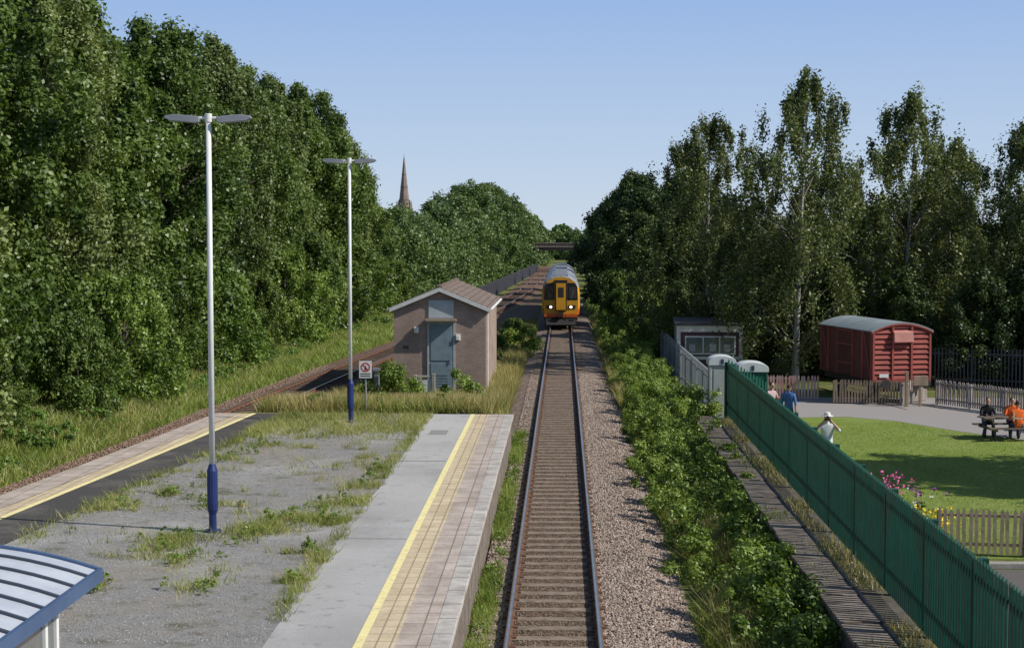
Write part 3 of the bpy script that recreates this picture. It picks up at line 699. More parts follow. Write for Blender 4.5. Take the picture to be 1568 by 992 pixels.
# ------------------------------------------------------------ train
def train(name,yf,z):
    e=empty(name,(0,yf,z))
    yel=mat('train_yellow',(.66,.33,.02),(.55,.27,.02),1,.4,bs=0); blk=mat('train_black',(.018,.018,.02),None,2,.3,bs=0)
    rf=mat('train_roof',(.30,.32,.34),(.2,.21,.23),1.5,.5,bs=.1); und=mat('train_under',(.03,.027,.025),None,4,.8)
    side=mat('train_side_blue',(.02,.05,.2),None,2,.35,bs=0); org=mat('train_red_orange',(.62,.12,.02),None,2,.4,bs=0)
    win=mat('train_glass',(.02,.025,.03),None,2,.05,bs=0,spec=1)
    half=[(1.30,.95),(1.36,1.4),(1.36,2.3),(1.31,2.95),(1.12,3.32),(.72,3.58),(.25,3.69)]
    prof=half+[(-x,zz) for x,zz in reversed(half)]
    n=len(prof)
    def car(y0,y1,front):
        secs=[(y0,.9 if front else 1,.985),(y0+.12,.965 if front else 1,.995),(y0+.5,1,1),(y1,1,1)]
        vs=[];fs=[];ms=[]
        for (y,sx,sz) in secs:
            for (x,zz) in prof: vs.append((x*sx,y,.95+(zz-.95)*sz))
        for j in range(3):
            for i in range(n):
                i2=(i+1)%n; fs.append((j*n+i,j*n+i2,(j+1)*n+i2,(j+1)*n+i))
                zz=(prof[i][1]+prof[i2][1])/2
                if i==n-1: m=3
                elif zz>3.1: m=1
                elif j<2: m=0 if zz>1.2 else 4
                else: m=2
                ms.append(m)
        fs.append(tuple(range(n))[::-1]); ms.append(0 if front else 2)
        fs.append(tuple(range(3*n,4*n))); ms.append(2)
        b=B()
        for f,m in zip(fs,ms): b.add([vs[i] for i in f],[tuple(range(len(f)))],m)
        b.obj('body',[yel,rf,side,und,org],parent=e)
        b=B()
        for yy in np.arange(y0+1,y1,1.2):
            b.box(-.5,.5,yy,yy+.5,3.64,3.76,0)
        b.box(-.04,.04,y0+.2,y1,3.69,3.74,0); b.obj('roof_vents',[rf],parent=e)
        b=B()
        for sx in(-1,1):
            for yy in np.arange(y0+2.5,y1-2,1.9): b.box(sx*1.355-.015,sx*1.355+.015,yy,yy+1.5,1.95,2.75,0)
        b.obj('side_windows',[win],parent=e)
        b=B(); b.box(-1.2,1.2,y0+.6,y1-.4,.5,.95,0)
        for yy in (y0+2.6,y0+5.1,y1-5.1,y1-2.6):
            for sx in(-.76,.76): b.cyl((sx-.07,yy,.42),(sx+.07,yy,.42),.42,.42,16,0)
            b.box(-1.1,1.1,yy-.15,yy+.15,.35,.6,0)
        b.obj('underframe_bogies',[und],parent=e)
    car(0,23,True); car(23.5,46.5,False)
    b=B(); b.box(-.9,.9,22.9,23.6,1.0,3.2,0)
    b.obj('car_gangway',[und],parent=e)
    b=B()
    b.box(-.42,.42,-.22,.0,1.25,3.3,0); b.box(-.34,.34,-.25,-.22,1.3,3.2,1); b.box(-.2,.2,-.262,-.25,2.2,2.9,2); 
    b.box(-.46,.46,-.16,.0,3.3,3.42,0)
    b.obj('end_gangway',[blk,yel,win],parent=e,bevel=.02)
    b=B()
    for s in(-1,1):
        xa,xb=(s*.46,s*1.2); pts=[(xa,2.0),(xb,2.0),(s*1.17,2.95),(s*1.0,3.2),(xa,3.24)]
        vs=[(p[0],-.012,p[1]) for p in pts]+[(p[0],.06,p[1]) for p in pts]; k=len(pts)
        b.add(vs,[tuple(range(k)),tuple(range(k,2*k))[::-1]]+[(i,(i+1)%k,(i+1)%k+k,i+k) for i in range(k)],0)
        b.box(s*.84-.27,s*.84+.27,-.03,-.012,2.12,2.92,1)
        b.cyl((s*.75,-.045,2.1),(s*.9,-.045,2.7),.012,.012,5,2)
    b.obj('windscreens',[blk,win,grey],parent=e)
    lit=mat('headlight_lit',(1,.95,.8),None,2,.3,bs=0,emit=((1,.92,.78),5)); redl=mat('tail_lens',(.3,.02,.02),None,2,.2,bs=0)
    b=B()
    for s in(-1,1):
        b.box(s*.8-.24,s*.8+.24,-.03,0,1.38,1.62,1); b.cyl((s*.72,-.05,1.5),(s*.72,-.02,1.5),.085,.085,12,0); b.cyl((s*.93,-.05,1.5),(s*.93,-.02,1.5),.05,.05,12,2)
    b.obj('headlights',[lit,blk,redl],parent=e)
    b=B(); b.box(-1.18,1.18,-.06,.3,.78,1.02,1); b.box(-.17,.17,-.45,0,.85,1.1,0); b.box(-1.1,1.1,-.12,.1,.25,.72,0)
    b.prism([(-.15,.28),(-.42,.25),(-.15,.62)],'X',-1.05,1.05,0)
    for s in(-1,1): b.cyl((s*.35,-.2,.95),(s*.35,-.2,.45),.03,.03,6,0); b.box(s*.76-.16,s*.76+.16,-.25,-.12,.2,.6,2)
    b.obj('coupler_and_plough',[und,org,blk],parent=e)
train('passenger_train',112,float(drop(112)))

# ------------------------------------------------------------ bridge & spire
bb=brick_mat('bridge_brick',(.14,.105,.09),(.18,.13,.105),(.12,.1,.09),.45,.15,.015,axes='WALL',dirt=(.5,.5,.5))
e=empty('road_bridge',(-1.5,335,float(drop(335))-.3)); b=B()
b.box(-4.6,4.6,0,9,4.5,5.25,0); b.box(-12,-4.6,0,9,0,5.25,0); b.box(4.6,14,0,9,0,5.25,0); b.obj('abutments_deck',[bb],parent=e)
b=B(); b.box(-14,16,-.15,.15,5.25,6.0,0); b.box(-14,16,8.85,9.15,5.25,6.0,0); b.box(-14,16,-.25,.25,6.0,6.12,1); b.box(-14,16,-.28,-.15,5.2,5.3,1); b.obj('parapets',[bb,conc],parent=e)
st=mat('spire_stone',(.26,.20,.17),(.17,.13,.11),.6,.9,bs=.2)
e=empty('church_spire',(-50.5,500,-1)); b=B(); b.box(-2.6,2.6,-2.6,2.6,0,15,0); b.obj('tower',[st],parent=e)
b=B()
b.cyl((0,0,15),(0,0,31.6),1.9,.15,8,0)
for zz in (18,22,26): b.cyl((0,0,zz),(0,0,zz+.35),1.9*(31.6-zz)/16.6+.12,1.9*(31.3-zz)/16.6+.1,8,1)
b.cyl((0,0,31.6),(0,0,32.8),.06,.04,5,1)
for a in range(4):
    an=a*math.pi/2+math.pi/4; b.cyl((2.9*math.cos(an),2.9*math.sin(an),15),(2.9*math.cos(an),2.9*math.sin(an),18),.5,.05,6,0)
    an=a*math.pi/2; b.box(1.35*math.cos(an)-.4,1.35*math.cos(an)+.4,1.35*math.sin(an)-.4,1.35*math.sin(an)+.4,16.5,18,1)
b.obj('spire',[st,mat('spire_band',(.16,.13,.11),None,1,.9)],parent=e)

# ------------------------------------------------------------ fences
def pale_fence(name,p0,p1,h,sp,w,th,m,post_sp,postw,hp=None,point=True,rails=(.25,.85),zf=None,pm=None,jit=0):
    p0=Vector(p0);p1=Vector(p1); L=(p1-p0).length; ang=math.atan2(p1.y-p0.y,p1.x-p0.x)
    b=B(); n=int(L/sp)
    for i in range(n+1):
        q=p0.lerp(p1,i*sp/L)
        z=q.z if zf is None else zf(q.x,q.y)
        b.T=Matrix.Translation((q.x,q.y,z))@Matrix.Rotation(ang,4,'Z')@Matrix.Rotation(random.gauss(0,jit),4,'Y')
        hh=h+random.gauss(0,jit*.5)
        if point: prof=[(-w/2,.06),(w/2,.06),(w/2,hh-w*.9),(0,hh),(-w/2,hh-w*.9)]
        else: prof=[(-w/2,.06),(w/2,.06),(w/2,hh-w*.25),(w*.25,hh),(-w*.25,hh),(-w/2,hh-w*.25)]
        b.prism(prof,'Y',-th,0,0)
    n2=int(L/post_sp)
    for i in range(n2+1):
        q=p0.lerp(p1,min(1,i*post_sp/L)); z=q.z if zf is None else zf(q.x,q.y)
        b.T=Matrix.Translation((q.x,q.y,z))@Matrix.Rotation(ang,4,'Z')
        b.box(-postw/2,postw/2,.05,.05+postw,-.4,(hp or h*.94),1)
        if i<n2:
            q2=p0.lerp(p1,min(1,(i+1)*post_sp/L)); z2=q2.z if zf is None else zf(q2.x,q2.y)
            for f in rails:
                dz=z2-z; vs=[(0,.004,h*f-.03),(post_sp,.004,h*f-.03+dz),(post_sp,.048,h*f-.03+dz),(0,.048,h*f-.03),(0,.004,h*f+.03),(post_sp,.004,h*f+.03+dz),(post_sp,.048,h*f+.03+dz),(0,.048,h*f+.03)]
                b.add(vs,[(0,3,2,1),(4,5,6,7),(0,1,5,4),(1,2,6,5),(2,3,7,6),(3,0,4,7)],1)
    b.T=None
    return b.obj(name,[m,pm or m])
grn=mat('green_fence_paint',(.010,.10,.064),(.006,.065,.043),3,.45,bs=0,obj=False)
grnp=mat('green_post_paint',(.006,.065,.042),(.004,.045,.03),3,.45,bs=0)
galv=mat('galvanised_steel',(.38,.40,.42),(.28,.3,.32),3,.5,metal=.3,bs=0)
galvd=mat('dull_steel',(.075,.075,.095),(.05,.05,.065),3,.6,bs=0)
wood=mat('weathered_wood',(.36,.27,.19),(.22,.16,.11),4,.85,bs=.4,obj=False,sc=(1,1,.3))
wood2=mat('grey_wood',(.38,.33,.30),(.22,.19,.165),4,.85,bs=.4,obj=False,sc=(1,1,.3))
pale_fence('green_palisade_fence',(5.5,50.6,.55),(5.5,8,.55),1.8,.145,.068,.022,grn,2.75,.12,hp=1.74,pm=grnp,jit=.004)
pale_fence('green_palisade_fence',(5.5,50.7,.55),(6.9,51.6,-.3),1.9,.145,.068,.012,grn,1.6,.10,pm=grnp)
zf=lambda x,y: float(drop(y))-.55
pale_fence('grey_palisade_fence',(5.75,56,0),(5.6,100,0),1.85,.15,.07,.012,galv,2.75,.08,zf=zf)
pale_fence('grey_palisade_fence',(8.6,84,-.6),(14,88,-.6),1.8,.17,.07,.012,galv,2.75,.08)
pale_fence('grey_palisade_fence',(16.0,72,-.6),(31,67,-.6),1.95,.16,.06,.012,galvd,2.75,.08)
pale_fence('grey_palisade_fence',(-8.8,140,-.7),(-5.2,330,-1.6),1.8,.3,.14,.012,galvd,3.0,.1)
pale_fence('wooden_picket_fence',(11.3,64.6,-.5),(13.9,64.2,-.5),1.0,.12,.075,.02,wood,1.8,.1,point=False,jit=.02)
pale_fence('wooden_picket_fence',(15.4,64.3,-.5),(19.6,57.2,-.5),1.05,.12,.075,.02,wood2,1.8,.1,jit=.02)
pale_fence('wooden_picket_fence',(14.0,64.0,-.5),(15.4,66,-.5),1.0,.12,.075,.02,wood2,1.8,.1,jit=.02)
redw=mat('faded_red_wood',(.38,.12,.10),(.48,.42,.38),.9,.85,bs=.3,obj=False)
pale_fence('wooden_picket_fence',(8.0,66.3,-.5),(10.9,66.0,-.5),1.05,.13,.085,.02,redw,1.8,.1,jit=.02)
pale_fence('wooden_picket_fence',(8.35,34.1,-.5),(12.4,33.6,-.5),1.05,.13,.075,.02,mat('picket_tan',(.44,.33,.23),(.28,.2,.14),4,.85,bs=.3,obj=False),1.8,.09,jit=.02)

owalk=brick_mat('old_platform_slab',(.25,.205,.165),(.31,.26,.21),(.09,.075,.06),.62,5,.03,axes='YX',dirt=(.42,.38,.33),nsc=1.5)
b=B(); b.box(4.45,5.72,4,50.8,-.4,.52,0); b.obj('disused_platform',[mat('old_platform_wall',(.13,.11,.08),(.06,.055,.04),3,.9,bs=.5)])
b=B()
y=4.
while y<50.5:
    o=random.uniform(-.015,.015); b.box(4.38+random.uniform(-.03,.03),5.08,y,y+.585,.5,.575+o,0); y+=.6
b.obj('edge_slabs',[owalk],bevel=.01)
P=area(9000,5.08,5.7,10,50,90,fz=lambda x,y:.53+0*x,thr=-.2); blades('verge_grass',P,.16,.016,M['drygrass'],91)
P=area(5000,4.4,5.1,10,50,92,fz=lambda x,y:.57+0*x,thr=1.2); blades('verge_grass',P,.14,.016,M['grassblade'],93)

# ------------------------------------------------------------ lawn / paths
def poly_sheet(name,pts,z,m):
    me=bpy.data.meshes.new(name); me.from_pydata([(x,y,z) for x,y in pts],[],[tuple(range(len(pts)))]); me.materials.append(m); me.update()
    o=bpy.data.objects.new(name,me); COL.objects.link(o); return o
lawn=ground_mat('mown_lawn',[(25,(.16,.22,.037),(.25,.33,.065)),(.5,(.28,.33,.10),.45,.7),(4,(.14,.2,.045),.5,.72)],bs=.8,bscale=60)
poly_sheet('lawn',[(5.8,33.7),(40,33.7),(40,60),(5.8,60.2)],-.494,lawn)
P=area(60000,5.9,16.5,33.8,58,94,fz=lambda x,y:-.49+0*x); P=P[(P[:,0]<P[:,1]*.31)&(P[:,0]<np.interp(P[:,1],[50,53,55.6,58.6],[40,15.7,14,12.4]))]; blades('lawn_grass',P,.035,.02,M['grassblade'],95,lean=.8)
pathm=ground_mat('path_tarmac',[(18,(.25,.23,.22),(.34,.315,.30)),(.7,(.29,.27,.25),.5,.7)],bs=.3,bscale=40)
poly_sheet('path',[(5.8,67),(5.8,60.4),(9,59.6),(11.0,59.9),(12.6,58.6),(14.2,55.6),(16,53),(19,50.5),(24,47.5),(40,46),(40,67)],-.488,pathm)
poly_sheet('path',[(5.8,6),(30,6),(30,32.6),(5.8,32.6)],-.49,ground_mat('path_dark',[(18,(.10,.09,.085),(.15,.135,.13))],bs=.3,bscale=40))
b=B(); b.box(7.9,20,32.7,32.95,-.5,-.38,0); b.obj('kerb_edging',[conc],bevel=.01)
P=area(14000,5.8,8.6,33,40,96,thr=-.5); blades('tall_grass',P,.5,.02,M['grassblade'],97)

def flowers(name,cx,cy,sx,sy,n,h,col,seed):
    r=np.random.default_rng(seed)
    x=cx+r.normal(size=n)*sx; y=cy+r.normal(size=n)*sy; z=-.5+h*r.uniform(.6,1.1,n)
    P=np.stack([x,y,z],-1); P=np.repeat(P,5,0)+r.normal(size=(n*5,3))*.03
    V,F=leafquads(P,unit(r.normal(size=P.shape)+np.array([0,-.5,1])),np.full(len(P),.06),r,.9)
    np_obj(name,V,F,[mat(name+'_petal',col,tuple(c*.8 for c in col),3,.6,bs=0)])
scrub('flower_bed_foliage',[(8.1,37.6,-.5,.55,.8),(8.4,36.5,-.5,.5,.8),(8.3,35.2,-.5,.5,.6),(7.6,38.6,-.5,.4,.7),(8.0,34.4,-.5,.4,.5)],.07,260,98,M['bushleaf'])
flowers('pink_flowers',8.0,38.0,.3,.5,36,1.15,(.65,.12,.32),1); flowers('yellow_flowers',8.4,34.9,.25,.4,44,.8,(.85,.62,.03),2)
flowers('purple_flowers',8.5,36.6,.2,.4,16,.95,(.35,.08,.35),3); flowers('white_flowers',8.15,36.2,.3,.4,12,.9,(.6,.6,.52),4)

def cabinet(x,y,z,w,h,body,lid):
    e=empty('domed_cabinet',(x,y,z)); b=B(); b.box(-w/2,w/2,-w/2,w/2,0,h,0); b.box(-w/2-.02,-w/2+.05,-w/2-.02,-w/2+.05,0,h,0); b.box(w/2-.05,w/2+.02,-w/2-.02,-w/2+.05,0,h,0)
    b.box(-w/2+.12,w/2-.12,-w/2-.015,-w/2,.2,h-.15,0); b.obj('body',[body],parent=e,bevel=.02)
    b=B(); pr=[]
    for i in range(13):
        a=math.pi*i/12; pr.append((-math.cos(a)*(w/2+.05),h+.12+math.sin(a)*.2))
    pr=[(-w/2-.05,h)]+pr+[(w/2+.05,h)]
    b.prism(pr,'Y',-w/2-.05,w/2+.05,0); b.box(-.05,.05,-w/2-.07,-w/2-.05,h+.05,h+.22,1); b.obj('lid',[lid,dk],parent=e,bevel=.015)
lidm=mat('lid_white',(.62,.65,.64),(.5,.53,.52),3,.5,bs=0)
cabinet(6.45,52.6,-.5,.95,2.4,grn,lidm); cabinet(5.65,54.6,-.5,.85,2.45,mat('cabinet_grey',(.42,.45,.44),None,3,.5,bs=0),lidm)

# ------------------------------------------------------------ portable cabin
e=empty('portable_cabin',(7.3,76.5,-.65),rad(-3)); maroon=mat('cabin_maroon',(.10,.04,.055),(.065,.026,.038),3,.5,bs=0); crm=mat('cabin_cream',(.74,.70,.63),(.62,.58,.51),3,.6,bs=0)
b=B(); W,D,H=3.2,6,2.65
b.box(-W/2+.05,W/2-.05,.05,D,.1,H-.1,0); b.obj('walls',[maroon],parent=e)
b=B()
for x in(-W/2,W/2-.18): b.box(x,x+.18,0,.16,0,H,0); b.box(x,x+.16,D-.16,D,0,H,0)
b.box(-W/2+.18,W/2-.18,0,.1,H-.3,H,0); b.box(-W/2+.18,W/2-.18,0,.1,0,.15,0); b.box(-W/2,-W/2+.1,.16,D-.16,H-.2,H,0); b.box(-W/2+.0,-W/2+.04,2,2.1,.1,H-.2,0)
b.box(-W/2+.18,W/2-.18,.02,.06,1.0,1.15,0)
b.obj('frame',[crm],parent=e)
b=B(); b.box(-W/2-.1,W/2+.1,-.04,D+.1,H,H+.1,0); b.obj('roof',[mat('cabin_roof',(.11,.10,.095),None,3,.8)],parent=e)
b=B(); b.box(-1.2,1.25,-.02,.05,1.25,2.15,0)
for (a,c) in((-1.14,-.35),(-.29,.45),(.51,1.19)): b.box(a,c,-.035,-.02,1.32,2.08,1)
for (a,c) in((-1.0,-.7),(.0,.3),(.7,1.0)): b.box(a,c,-.04,-.035,1.4,1.75,2)
b.obj('window',[white,glass,mat('window_blind',(.45,.44,.42),None,3,.8)],parent=e)

# ------------------------------------------------------------ goods van
e=empty('goods_wagon',(14.05,64.7,-.5),rad(13)); wr=mat('wagon_red',(.33,.075,.055),(.20,.045,.036),1.6,.75,bs=.2); wrd=mat('wagon_red_shade',(.13,.036,.03),(.08,.025,.02),1.6,.8,bs=.2)  # darker wagon red: shade of plank gaps and left side put into colour
wrf=mat('wagon_roof',(.26,.30,.31),(.18,.21,.22),1,.7); irn=mat('wagon_iron',(.035,.03,.03),None,3,.8); pk=mat('vent_pink',(.5,.22,.18),None,3,.7); wgap=mat('wagon_gap',(.04,.012,.01),None,2,.9)
W=1.28;D=5.4;z0_=.98;zt_=2.98
b=B(); b.box(-W+.03,W-.03,.03,D-.03,z0_,zt_,0)
arc=[(-W+.03+2*(W-.03)*i/12,zt_+.33*(1-((-1+2*i/12)**2))) for i in range(13)]
b.prism(arc,'Y',.025,D-.02,0)
b.obj('body',[wrd],parent=e)
b=B(); zz=z0_
while zz<zt_+.15:
    hwz=W-.04 if zz+.1<zt_ else (W-.04)*math.sqrt(max(0,1-(zz+.12-zt_)/.33))
    b.prism([(.03,zz+.035),(-.06,zz+.045),(-.01,zz+.19),(.03,zz+.195)],'X',-hwz,hwz,0); zz+=.21
b.obj('end_planks',[wr],parent=e)
b=B()
for x in(-W,W-.08): b.box(x,x+.08,-.07,.05,z0_,zt_+.02,0)
for x in(-.45,.38): b.box(x,x+.08,-.09,-.0,z0_,zt_+.2,0)
b.box(-W,W,-.07,0.0,z0_-.08,z0_+.03,0)
for y in(0,.9,1.9,3.5,4.5,D-.08): b.box(-W-.03,-W+.03,y+.05,y+.13,z0_,zt_,0); b.box(W-.03,W+.03,y+.05,y+.13,z0_,zt_,0)
for zz in(z0_+.5,z0_+1.3): b.box(-W-.05,-W-.03,1.95,3.5,zz,zz+.06,0)
b.box(-W-.045,-W-.03,1.9,3.55,zt_-.12,zt_-.06,0)
for (ya,yb) in((.1,.9),(4.5,5.3)):
    b.add([(-W-.02,ya,z0_),(-W-.02,ya+.08,z0_),(-W-.02,yb,zt_),(-W-.02,yb-.08,zt_)],[(0,1,2,3)],0)
b.obj('frame_strapping',[wr],parent=e)
b=B(); b.box(-W-.01,-W+.03,2.0,3.5,z0_+.05,zt_-.1,0)
for i in range(1,11): 
    q=2.0+i*.14; b.box(-W-.013,-W-.009,q,q+.012,z0_+.05,zt_-.1,1)
b.obj('side_door',[wrd,wgap],parent=e)
b=B()
top=[(-W-.08+2*(W+.08)*i/14,zt_+.03+.35*(1-((-1+2*i/14)**2))) for i in range(15)]
prof=top+[(x,z-.045) for x,z in reversed(top)]
b.prism(prof,'Y',-.1,D+.1,0); b.prism([(x,z-.05) for x,z in top]+[(x,z-.11) for x,z in reversed(top)],'Y',-.11,-.04,1)
b.obj('roof',[wrf,wr],parent=e)
b=B(); b.prism([(-.04,2.5),(-.26,2.56),(-.21,2.94),(-.04,3.02)],'X',-.42,.42,0); b.obj('end_ventilator',[pk],parent=e)
b=B(); b.box(-1.1,1.1,-.05,D+.05,.72,.97,0); b.box(-1.2,1.2,-.12,.02,.7,.9,0)
for y in(1.1,D-1.1):
    for x in(-.75,.75):
        b.cyl((x-.06,y,.46),(x+.06,y,.46),.46,.46,20,0); b.box(x*1.2-.05,x*1.2+.05,y-.22,y+.22,.38,.8,0)
    b.cyl((-.8,y,.46),(.8,y,.46),.07,.07,8,0)
for x in(-.87,.87): b.cyl((x,-.1,.85),(x,-.45,.85),.07,.06,10,0); b.cyl((x,-.45,.85),(x,-.5,.85),.2,.2,16,0)
b.box(-.08,.08,-.25,-.1,.78,.92,0)
b.obj('underframe_wheels_buffers',[irn],parent=e)
b=B()
for x in(-.75,.75): b.box(x-.035,x+.035,-2.2,7,-.02,.02,0)
b.obj('siding_rails',[rust],parent=e)
b=B(); b.box(-1.0,-.6,-.1,-.09,1.1,1.25,0); b.obj('plates',[cream],parent=e)
b=B(); b.box(13.95,14.07,63.4,63.52,-.5,.95,0); b.box(14.3,14.9,63.6,63.7,.35,.75,0); b.box(14.55,14.65,63.62,63.7,-.5,.35,0); b.obj('siding_notice_board',[wood],bevel=.01)

# ------------------------------------------------------------ picnic table
def picnic(x,y,rz):
    e=empty('picnic_table',(x,y,-.49),rz); pw=mat('table_wood',(.16,.12,.09),(.09,.07,.05),4,.8,bs=.3); b=B()
    for i in range(5): b.box(-.9,.9,-.36+i*.148,-.36+i*.148+.135,.72,.76,0)
    b.obj('table_top',[pw],parent=e); b=B()
    for s in(-1,1):
        for k in(0,1): q=s*.66+k*.15-.075; b.box(-.9,.9,q-.065,q+.065,.42,.46,0)
    b.obj('benches',[pw],parent=e); b=B()
    for x_ in(-.65,.65):
        b.box(x_-.03,x_+.03,-.75,.75,.34,.42,0); b.box(x_-.03,x_+.03,-.36,.36,.64,.72,0)
        for s in(-1,1): b.prism([(s*.2,.72),(s*.3,.72),(s*.62,0),(s*.52,0)],'X',x_+.03,x_+.07,0)
    b.obj('legs',[pw],parent=e)
picnic(15.25,53.6,rad(8)); picnic(17.6,55.8,rad(-6))

# ------------------------------------------------------------ people
skin=mat('skin',(.5,.3,.22),(.44,.26,.19),4,.6,bs=0)
def cloth(n,c): return mat(n,c,tuple(k*.8 for k in c),8,.9,bs=.2)
black=mat('camera_black',(.02,.02,.022),None,3,.4,bs=0); hairm=mat('hair_brown',(.06,.04,.025),None,20,.8); hairg=mat('hair_grey',(.3,.29,.28),None,20,.8)
def person(loc,rz,J,shirt,trousers,shoes,hair,short_sleeve=True,hat=None):
    names=list(J.keys()); idx={n:i for i,n in enumerate(names)}
    bones=[('pelvis','spine','s'),('spine','chest','s'),('chest','neck','s'),('neck','head','k')]
    for s in 'LR':
        bones+=[('chest','sh'+s,'s'),('sh'+s,'el'+s,'s'),('el'+s,'wr'+s,'k' if short_sleeve else 's'),('wr'+s,'pa'+s,'k'),('pelvis','hip'+s,'t'),('hip'+s,'kn'+s,'t'),('kn'+s,'an'+s,'t'),('an'+s,'toe'+s,'b')]
    R={'pelvis':(.155,.115),'spine':(.145,.105),'chest':(.165,.12),'neck':(.06,.06),'head':(.055,.055),'sh':(.075,.075),'el':(.046,.046),'wr':(.03,.03),'pa':(.038,.02),'hip':(.1,.1),'kn':(.065,.065),'an':(.045,.045),'toe':(.045,.035)}
    me=bpy.data.meshes.new('person'); me.from_pydata([J[n] for n in names],[(idx[a],idx[b_]) for a,b_,_ in bones],[]); me.update()
    ob=bpy.data.objects.new('person_tmp',me); COL.objects.link(ob)
    ob.modifiers.new('skin','SKIN'); 
    for n in names:
        k=n if n in R else n[:-1]; d=me.skin_vertices[0].data[idx[n]]; d.radius=R[k]; d.use_root=(n=='pelvis')
    sb=ob.modifiers.new('sub','SUBSURF'); sb.levels=2; sb.render_levels=2
    dg=bpy.context.evaluated_depsgraph_get(); dg.update(); m2=bpy.data.meshes.new_from_object(ob.evaluated_get(dg))
    bpy.data.objects.remove(ob)
    m2.materials.clear()
    for m in (skin,shirt,trousers,shoes): m2.materials.append(m)
    seg=[(Vector(J[a]),Vector(J[b_]),t) for a,b_,t in bones]; mp_={'k':0,'s':1,'t':2,'b':3}
    for p in m2.polygons:
        c=p.center; best=1e9;bt='s'
        for a,b_,t in seg:
            ab=b_-a; u=max(0,min(1,(c-a).dot(ab)/ab.length_squared)); dd=(c-(a+ab*u)).length
            rr_= .1 if t=='s' and (a-Vector(J['pelvis'])).length<.6 else 0
            if dd-rr_*.5<best: best=dd-rr_*.5; bt=t
        p.material_index=mp_[bt]; p.use_smooth=True
    e=bpy.data.objects.new('person',m2); COL.objects.link(e); e.location=loc; e.rotation_euler=(0,0,rz)
    h=Vector(J['head'])+Vector((0,-.015,.10)); b=B()
    b.ell((h.x,h.y,h.z),(.076,.095,.118),0,16,12)
    b.ell((h.x,h.y-.1,h.z-.012),(.014,.022,.026),0,8,6)
    for s in(-1,1):
        b.ell((h.x+s*.078,h.y+.01,h.z-.005),(.012,.022,.034),0,8,6); b.ell((h.x+s*.031,h.y-.088,h.z+.012),(.014,.008,.009),2,8,6)
        b.ell((h.x+s*.031,h.y-.09,h.z+.032),(.018,.008,.005),1,8,6)
    b.ell((h.x,h.y-.09,h.z-.058),(.024,.008,.007),3,8,6); b.ell((h.x,h.y-.07,h.z-.095),(.03,.03,.022),0,8,6)
    b.ell((h.x,h.y+.018,h.z+.03),(.082,.094,.104),1,16,10,zmin=-.35)
    b.obj('head',[skin,hair,black,red],parent=e,smooth=True)
    if hat:
        b=B(); b.cyl((h.x,h.y+.01,h.z+.055),(h.x,h.y+.01,h.z+.065),.17,.165,20,0); b.cyl((h.x,h.y+.01,h.z+.06),(h.x,h.y+.01,h.z+.14),.098,.085,20,0); b.ell((h.x,h.y+.01,h.z+.14),(.085,.085,.03),0,16,8,zmin=0)
        b.obj('sun_hat',[hat],parent=e,smooth=False)
    for s,sg in(('L',-1),('R',1)):
        w=Vector(J['wr'+s]); p=Vector(J['pa'+s]); d=(p-w).normalized(); side_=d.cross(Vector((0,-1,.2))).normalized(); nrm=side_.cross(d)
        b=B()
        for i,(o,l) in enumerate(((-.026,.062),(-.009,.075),(.009,.072),(.026,.058))):
            k0=p+side_*o; k1=k0+d*l*.5+nrm*.008; k2=k1+d*l*.35+nrm*.025; k3=k2+d*l*.15+nrm*.02
            b.cyl(k0-d*.02,k1,.0095,.0085,7); b.cyl(k1,k2,.0085,.0075,7); b.cyl(k2,k3,.0075,.006,7)
        k0=w+d*.03+side_*(.03*-sg); k1=k0+side_*(.03*-sg)+d*.03; k2=k1+d*.03+nrm*.01
        b.cyl(k0,k1,.011,.01,7); b.cyl(k1,k2,.01,.008,7)
        b.obj('fingers_'+s,[skin],parent=e,smooth=True)
    return e
def stand(**ov):
    J={'pelvis':(0,0,.96),'spine':(0,.01,1.14),'chest':(0,.01,1.34),'neck':(0,.01,1.50),'head':(0,-.01,1.57),
     'shL':(-.185,.01,1.42),'elL':(-.24,.03,1.14),'wrL':(-.25,-.04,.9),'paL':(-.25,-.06,.82),
     'shR':(.185,.01,1.42),'elR':(.24,.03,1.14),'wrR':(.25,-.04,.9),'paR':(.25,-.06,.82),
     'hipL':(-.095,0,.9),'knL':(-.11,-.02,.5),'anL':(-.11,.03,.09),'toeL':(-.12,-.14,.045),
     'hipR':(.095,0,.9),'knR':(.11,-.02,.5),'anR':(.11,.03,.09),'toeR':(.12,-.14,.045)}
    J.update(ov); return J
wshirt=cloth('white_shirt',(.72,.74,.78)); jeans=cloth('jeans',(.05,.07,.13)); khaki=cloth('khaki',(.3,.25,.17)); shoe=cloth('shoe',(.04,.035,.03))
Jp=stand(elL=(-.36,-.12,1.30),wrL=(-.12,-.24,1.58),paL=(-.07,-.24,1.64),elR=(.36,-.12,1.30),wrR=(.12,-.24,1.58),paR=(.07,-.24,1.64))
pz=-.495
e=person((7.8,45.4,pz),rad(-8),Jp,wshirt,khaki,shoe,hairg,hat=cloth('hat_white',(.75,.73,.68)))
b=B(); b.box(-.075,.075,-.26,-.17,1.625,1.72,0); b.cyl((0,-.26,1.67),(0,-.36,1.67),.038,.042,16,0); b.box(-.03,.03,-.25,-.19,1.72,1.75,0); b.obj('camera',[black],parent=e,bevel=.008)
b=B(); b.cyl((-.07,-.2,1.64),(-.1,-.11,1.46),.008,.008,5); b.cyl((.07,-.2,1.64),(.1,-.11,1.46),.008,.008,5); b.obj('camera_strap',[mat('strap_blue',(.05,.15,.5),None,3,.6,bs=0)],parent=e)
